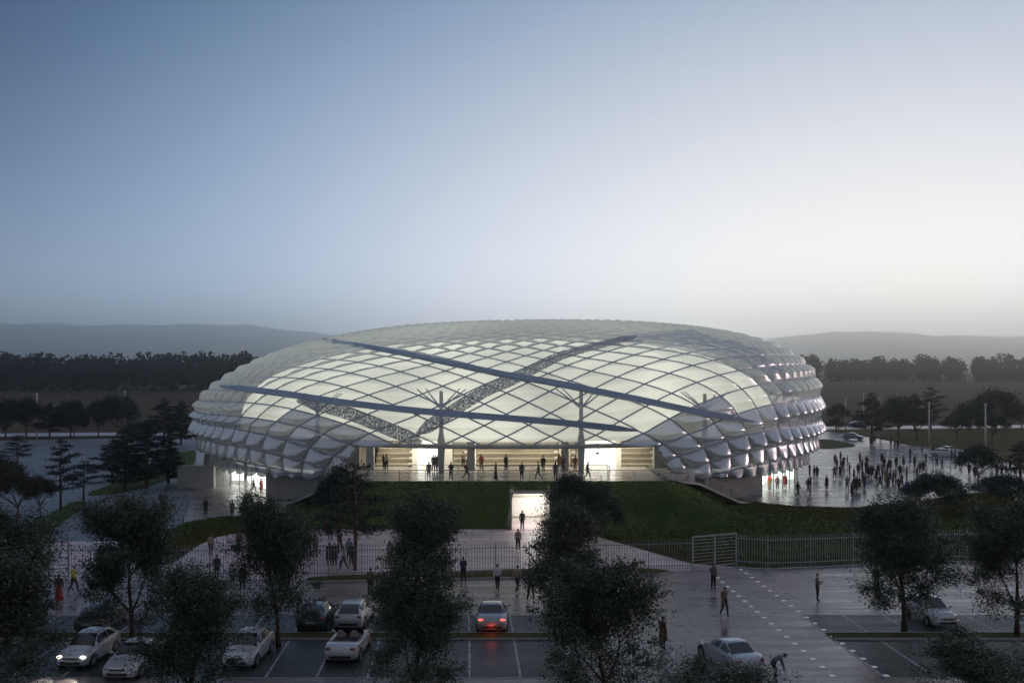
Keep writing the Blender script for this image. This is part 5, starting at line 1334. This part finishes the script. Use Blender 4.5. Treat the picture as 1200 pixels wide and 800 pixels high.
def car_proto(kind):
    L_, W_, st, wsh, rwn, swn = SH[kind]; us = [s[0] for s in st]; NU, NR = 60, 28
    grid = []
    for i in range(NU + 1):
        u = i / NU; k = max(j for j in range(len(us)) if us[j] <= u + 1e-9); k = min(k, len(us) - 2); t = k + (u - us[k]) / (us[k + 1] - us[k])
        zt, wt, zb_, w_, z0 = cr([s[1:] for s in st], t)
        ring = [(0, z0), (w_ * .82, z0), (w_ * .97, z0 + .10), (w_ * 1.0, (z0 + zb_) / 2 + .05), (w_ * .965, zb_), (wt + (w_ * .965 - wt) * .12, zt - .09 if zt - .09 > zb_ else (zb_ * .4 + zt * .6)), (wt * .80, zt - .012), (0, zt)]
        row = []
        for j in range(NR + 1):
            x, z = cr(ring, 7 * j / NR); row.append((max(0, x), (u - .5) * L_, z))
        grid.append(row)
    body = MB(); win = {'windscreen': MB(), 'rear_window': MB()}
    def P_(i, j, sx): x, y, z = grid[i][j]; return (x * sx, y, z)
    Ft = {}
    for sx in (1, -1):
        for i in range(NU):
            for j in range(NR):
                q = [P_(i, j, sx), P_(i + 1, j, sx), P_(i + 1, j + 1, sx), P_(i, j + 1, sx)]
                if sx < 0: q = q[::-1]
                u = (i + .5) / NU; rj = 7 * (j + .5) / NR
                body.quad(q)
                tgt = None
                if wsh and wsh[0] < u < wsh[1] and rj > 5.25: tgt = 'windscreen'
                elif rwn and rwn[0] < u < rwn[1] and rj > 5.25 and u > .6: tgt = 'rear_window'
                elif swn and swn[0] < u < swn[1] and 4.15 < rj < 5.0 and not (abs(u - (swn[0] + swn[1]) / 2 - .03) < .012): tgt = ('side_window', sx, u > (swn[0] + swn[1]) / 2 - .03)
                if tgt:
                    win.setdefault(tgt, MB())
                    a, b, c = Vector(q[0]), Vector(q[1]), Vector(q[2]); nn = (b - a).cross(c - a)
                    if nn.length > 1e-9:
                        nn.normalize(); ctr = (a + c) / 2
                        if nn.dot(Vector((ctr.x, ctr.y * .2, ctr.z - .6))) < 0: nn = -nn
                        win[tgt].quad([tuple(Vector(p) + nn * .009) for p in q])
    # end caps
    for i in (0, NU):
        pts = [P_(i, j, 1) for j in range(NR + 1)] + [P_(i, j, -1) for j in range(NR - 1, 0, -1)]
        body.quad(pts)
    parts = []
    bm_ = bmesh.new(); me = body.mesh('body', paint((0.55, 0.56, 0.58))); bm_.from_mesh(me); bmesh.ops.remove_doubles(bm_, verts=bm_.verts, dist=.0005); bmesh.ops.recalc_face_normals(bm_, faces=bm_.faces)
    for f in bm_.faces: f.smooth = True
    bm_.to_mesh(me); bm_.free(); parts.append(('body', me, None))
    for k, m in win.items():
        k = k if isinstance(k, str) else k[0]
        if m.f:
            me = m.mesh(k, M['glass'], False); b = bmesh.new(); b.from_mesh(me); bmesh.ops.remove_doubles(b, verts=b.verts, dist=.012); b.to_mesh(me); b.free()
            parts.append((k, me, None))
    wy = (-L_ * .5 + L_ * .185, L_ * .5 - L_ * .195)
    t_ = MB(); t_.tube([(-.105, 0, 0), (-.09, 0, 0), (.09, 0, 0), (.105, 0, 0)], [.27, .315, .315, .27], 20); tyre = t_.mesh('tyre', M['tyre'], False)
    r_ = MB(); r_.tube([(-.108, 0, 0), (.108, 0, 0)], [.19, .19], 10)
    for k in range(5): a = k * 2 * math.pi / 5; r_.bar((.11, 0, 0), (.11, .2 * math.cos(a), .2 * math.sin(a)), .05, .03); r_.bar((-.11, 0, 0), (-.11, .2 * math.cos(a), .2 * math.sin(a)), .05, .03)
    rim_ = r_.mesh('rim', M['rim'])
    for y in wy:
        for sx in (-1, 1): parts.append(('wheel', (tyre, rim_), (sx * (W_ - .10), y, .315)))
    for y in wy:
        for sx in (-1, 1):
            ar = MB()
            pts = [(sx * (W_ + .003), y + .375 * math.cos(a), .315 + .375 * math.sin(a)) for a in np.linspace(-.25, math.pi + .25, 15)]; ar.tube(pts, .028, 5)
            ar.tube([(sx * (W_ - .16), y, .315), (sx * (W_ - .012), y, .315)], .37, 18)
            parts.append(('wheel_arch', ar.mesh('wheel_arch', M['trim']), None))
    for sx in (-1, 1):
        mi = MB(); mi.ball((sx * (W_ + .10), -L_ * .5 + L_ * .355, 1.0), (.11, .07, .075), 10, 6); mi.bar((sx * (W_ - .06), -L_ * .5 + L_ * .36, .95), (sx * (W_ + .05), -L_ * .5 + L_ * .36, .98), .05, .04)
        parts.append(('wing_mirror', mi.mesh('wing_mirror', paint((0.55, 0.56, 0.58)), True), None))
        hl_ = MB(); hl_.ball((sx * .60, -L_ * .5 + .155, .66), (.17, .12, .075), 12, 6); parts.append(('headlight', hl_.mesh('headlight', M['lamp_off'], True), None))
        tl = MB(); tl.ball((sx * .63, L_ * .5 - .075, .84), (.16, .085, .075), 12, 6); parts.append(('tail_light', tl.mesh('tail_light', M['tail_off'], True), None))
    g_ = MB(); g_.box((0, -L_ * .5 + .035, .60), (.80, .07, .07)); g_.box((0, -L_ * .5 - .004, .40), (1.0, .05, .13)); parts.append(('grille', g_.mesh('grille', M['trim']), None))
    g_ = MB(); g_.box((0, L_ * .5 - .002, .42), (1.15, .05, .14)); parts.append(('rear_bumper_trim', g_.mesh('rear_bumper_trim', M['trim']), None))
    g_ = MB(); g_.box((0, -L_ * .5 - .03, .50), (.5, .02, .11)); parts.append(('number_plate', g_.mesh('number_plate', M['plate']), None))
    g_ = MB(); g_.box((0, L_ * .5 + .005, .62), (.5, .03, .11)); parts.append(('number_plate', g_.mesh('number_plate', M['plate']), None))
    if kind == 'open':
        c_ = MB(); c_.box((0, .25, .945), (1.34, 1.75, .05)); parts.append(('cockpit', c_.mesh('cockpit', M['trim']), None))
        for sx in (-1, 1):
            s_ = MB(); s_.box((sx * .36, .38, 1.06), (.46, .16, .34), 0, .8); s_.box((sx * .36, .38, 1.27), (.22, .10, .10)); s_.box((sx * .36, .12, .99), (.46, .4, .1)); parts.append(('seat', s_.mesh('seat', simple('cream_leather' + str(sx), (.30, .24, .19), .5)), None))
        w_ = MB(); w_.quad([(-.68, -.62, .95), (.68, -.62, .95), (.56, -.22, 1.30), (-.56, -.22, 1.30)]); parts.append(('windscreen', w_.mesh('windscreen', M['glass']), None))
        w_ = MB(); w_.tube([(-.69, -.62, .93), (-.57, -.22, 1.31), (.57, -.22, 1.31), (.69, -.62, .93)], .03, 6); parts.append(('windscreen_frame', w_.mesh('windscreen_frame', M['trim']), None))
    return parts
CP = {k: car_proto(k) for k in SH}
def car(kind, px_, py_, rz, c, label, lights=None, tails=None, loc=None, z=0.016, group=None):
    a_ = at(px_, py_) if loc is None else loc; o = empty('parked_car', (a_[0], a_[1], z), R(rz)); tag(o, label, 'car', group)
    for (nm, me, off_) in CP[kind]:
        if nm == 'wheel':
            w_ = empty('wheel', off_); w_.parent = o; link('tyre', me[0], w_); link('rim', me[1], w_); continue
        k = link(nm, me, o)
        if nm in ('body', 'wing_mirror'): k.material_slots[0].link = 'OBJECT'; k.material_slots[0].material = paint(c)
        if nm == 'headlight' and lights: k.material_slots[0].link = 'OBJECT'; k.material_slots[0].material = M['lamp_on']
        if nm == 'tail_light' and tails: k.material_slots[0].link = 'OBJECT'; k.material_slots[0].material = M['tail_on']
    if lights:
        for sx in (-1, 1):
            ld = bpy.data.lights.new('headlight_beam', 'SPOT'); ld.energy = 260; ld.spot_size = R(50); ld.spot_blend = .8; ld.color = (1, .9, .75); ld.shadow_soft_size = .05
            lo = bpy.data.objects.new('headlight_beam', ld); col.objects.link(lo); lo.parent = o; lo.location = (sx * .6, -2.25, .62); lo.rotation_euler = (R(78), 0, 0); lo.rotation_euler = (R(90 - 12), 0, R(180))
    if tails:
        ld = bpy.data.lights.new('tail_glow', 'POINT'); ld.energy = 5; ld.color = (1, .08, .05); ld.shadow_soft_size = .2
        lo = bpy.data.objects.new('tail_glow', ld); col.objects.link(lo); lo.parent = o; lo.location = (0, 2.6, .35)
    return o
WHT = (.62, .63, .65); SIL = (.42, .44, .47); TEAL = (.05, .085, .10)
GC = 'cars parked in the bays in front'
def bayloc(k, y, sh=0.0): return (bx(k + .5, y) + sh, y, 0)
car('hatch', 0, 0, -2.6, WHT, 'white hatchback with both headlights on at the lower left', lights=True, loc=((104 - 600) / F_PX * 52.2, 52.2, 0), group=GC)
car('saloon', 0, 0, -2.6, WHT, 'white car facing the viewer, half hidden by the bushy tree on the left', loc=((160 - 600) / F_PX * 50.6, 50.6, 0), group=GC)
car('hatch', 0, 0, 177.4, (.05, .06, .065), 'dark car with orange glints parked behind the white hatchback with lights', loc=((121 - 600) / F_PX * 58.8, 58.8, 0), group=GC)
car('hatch', 0, 0, -2.6, WHT, 'white hatchback with lights off facing the viewer, left of the bare bay', loc=((291 - 600) / F_PX * 52.2, 52.2, 0), group=GC)
car('hatch', 0, 0, 177.4, TEAL, 'dark teal hatchback seen from behind next to the white one', loc=((373 - 600) / F_PX * 59.2, 59.2, 0), group=GC)
car('hatch', 0, 0, 177.4, WHT, 'white hatchback seen from behind with red lamps beside the dark teal one', loc=((416 - 600) / F_PX * 59.6, 59.6, 0), group=GC)
car('open', 0, 0, 177.4, (.5, .5, .52), 'pale open top car with cream seats parked right of an empty bay', loc=((409 - 600) / F_PX * 53.3, 53.3, 0), group=GC)
car('saloon', 0, 0, 180, SIL, 'silver coupe with glowing red tail lights in the middle bays', tails=True, loc=((577 - 600) / F_PX * 59.2, 59.2, 0), group=GC)
car('saloon', 0, 0, 195, SIL, 'silver saloon parked at an angle on the open paving', loc=((855 - 600) / F_PX * 51.2, 51.2, 0), group=GC)
car('hatch', 0, 0, 5, (.6, .58, .57), 'white car angled behind the leafy tree in the right bays', loc=((1090 - 600) / F_PX * 60.0, 60.0, 0), group=GC)
car('hatch', 0, 0, 177, (.2, .1, .07), 'brown car with warm reflections hidden behind the corner tree on the left', loc=((20 - 600) / F_PX * 58.6, 58.6, 0), group=GC)
GF = 'cars by the far wet plaza'
car('hatch', 1000, 515, 62, (.22, .26, .34), 'pale blue car standing on the far end of the wet plaza', group=GF)
car('saloon', 1005, 500, 95, (.06, .08, .13), 'dark blue car beside the far road behind the lawn edge', group=GF)
car('saloon', 1113, 532, 100, WHT, 'long white car at the far edge of the wet plaza, in front of the lawn', group=GF)
car('saloon', 1106, 535, 70, WHT, 'white car nosing in left of the long white one by the lawn', group=GF)
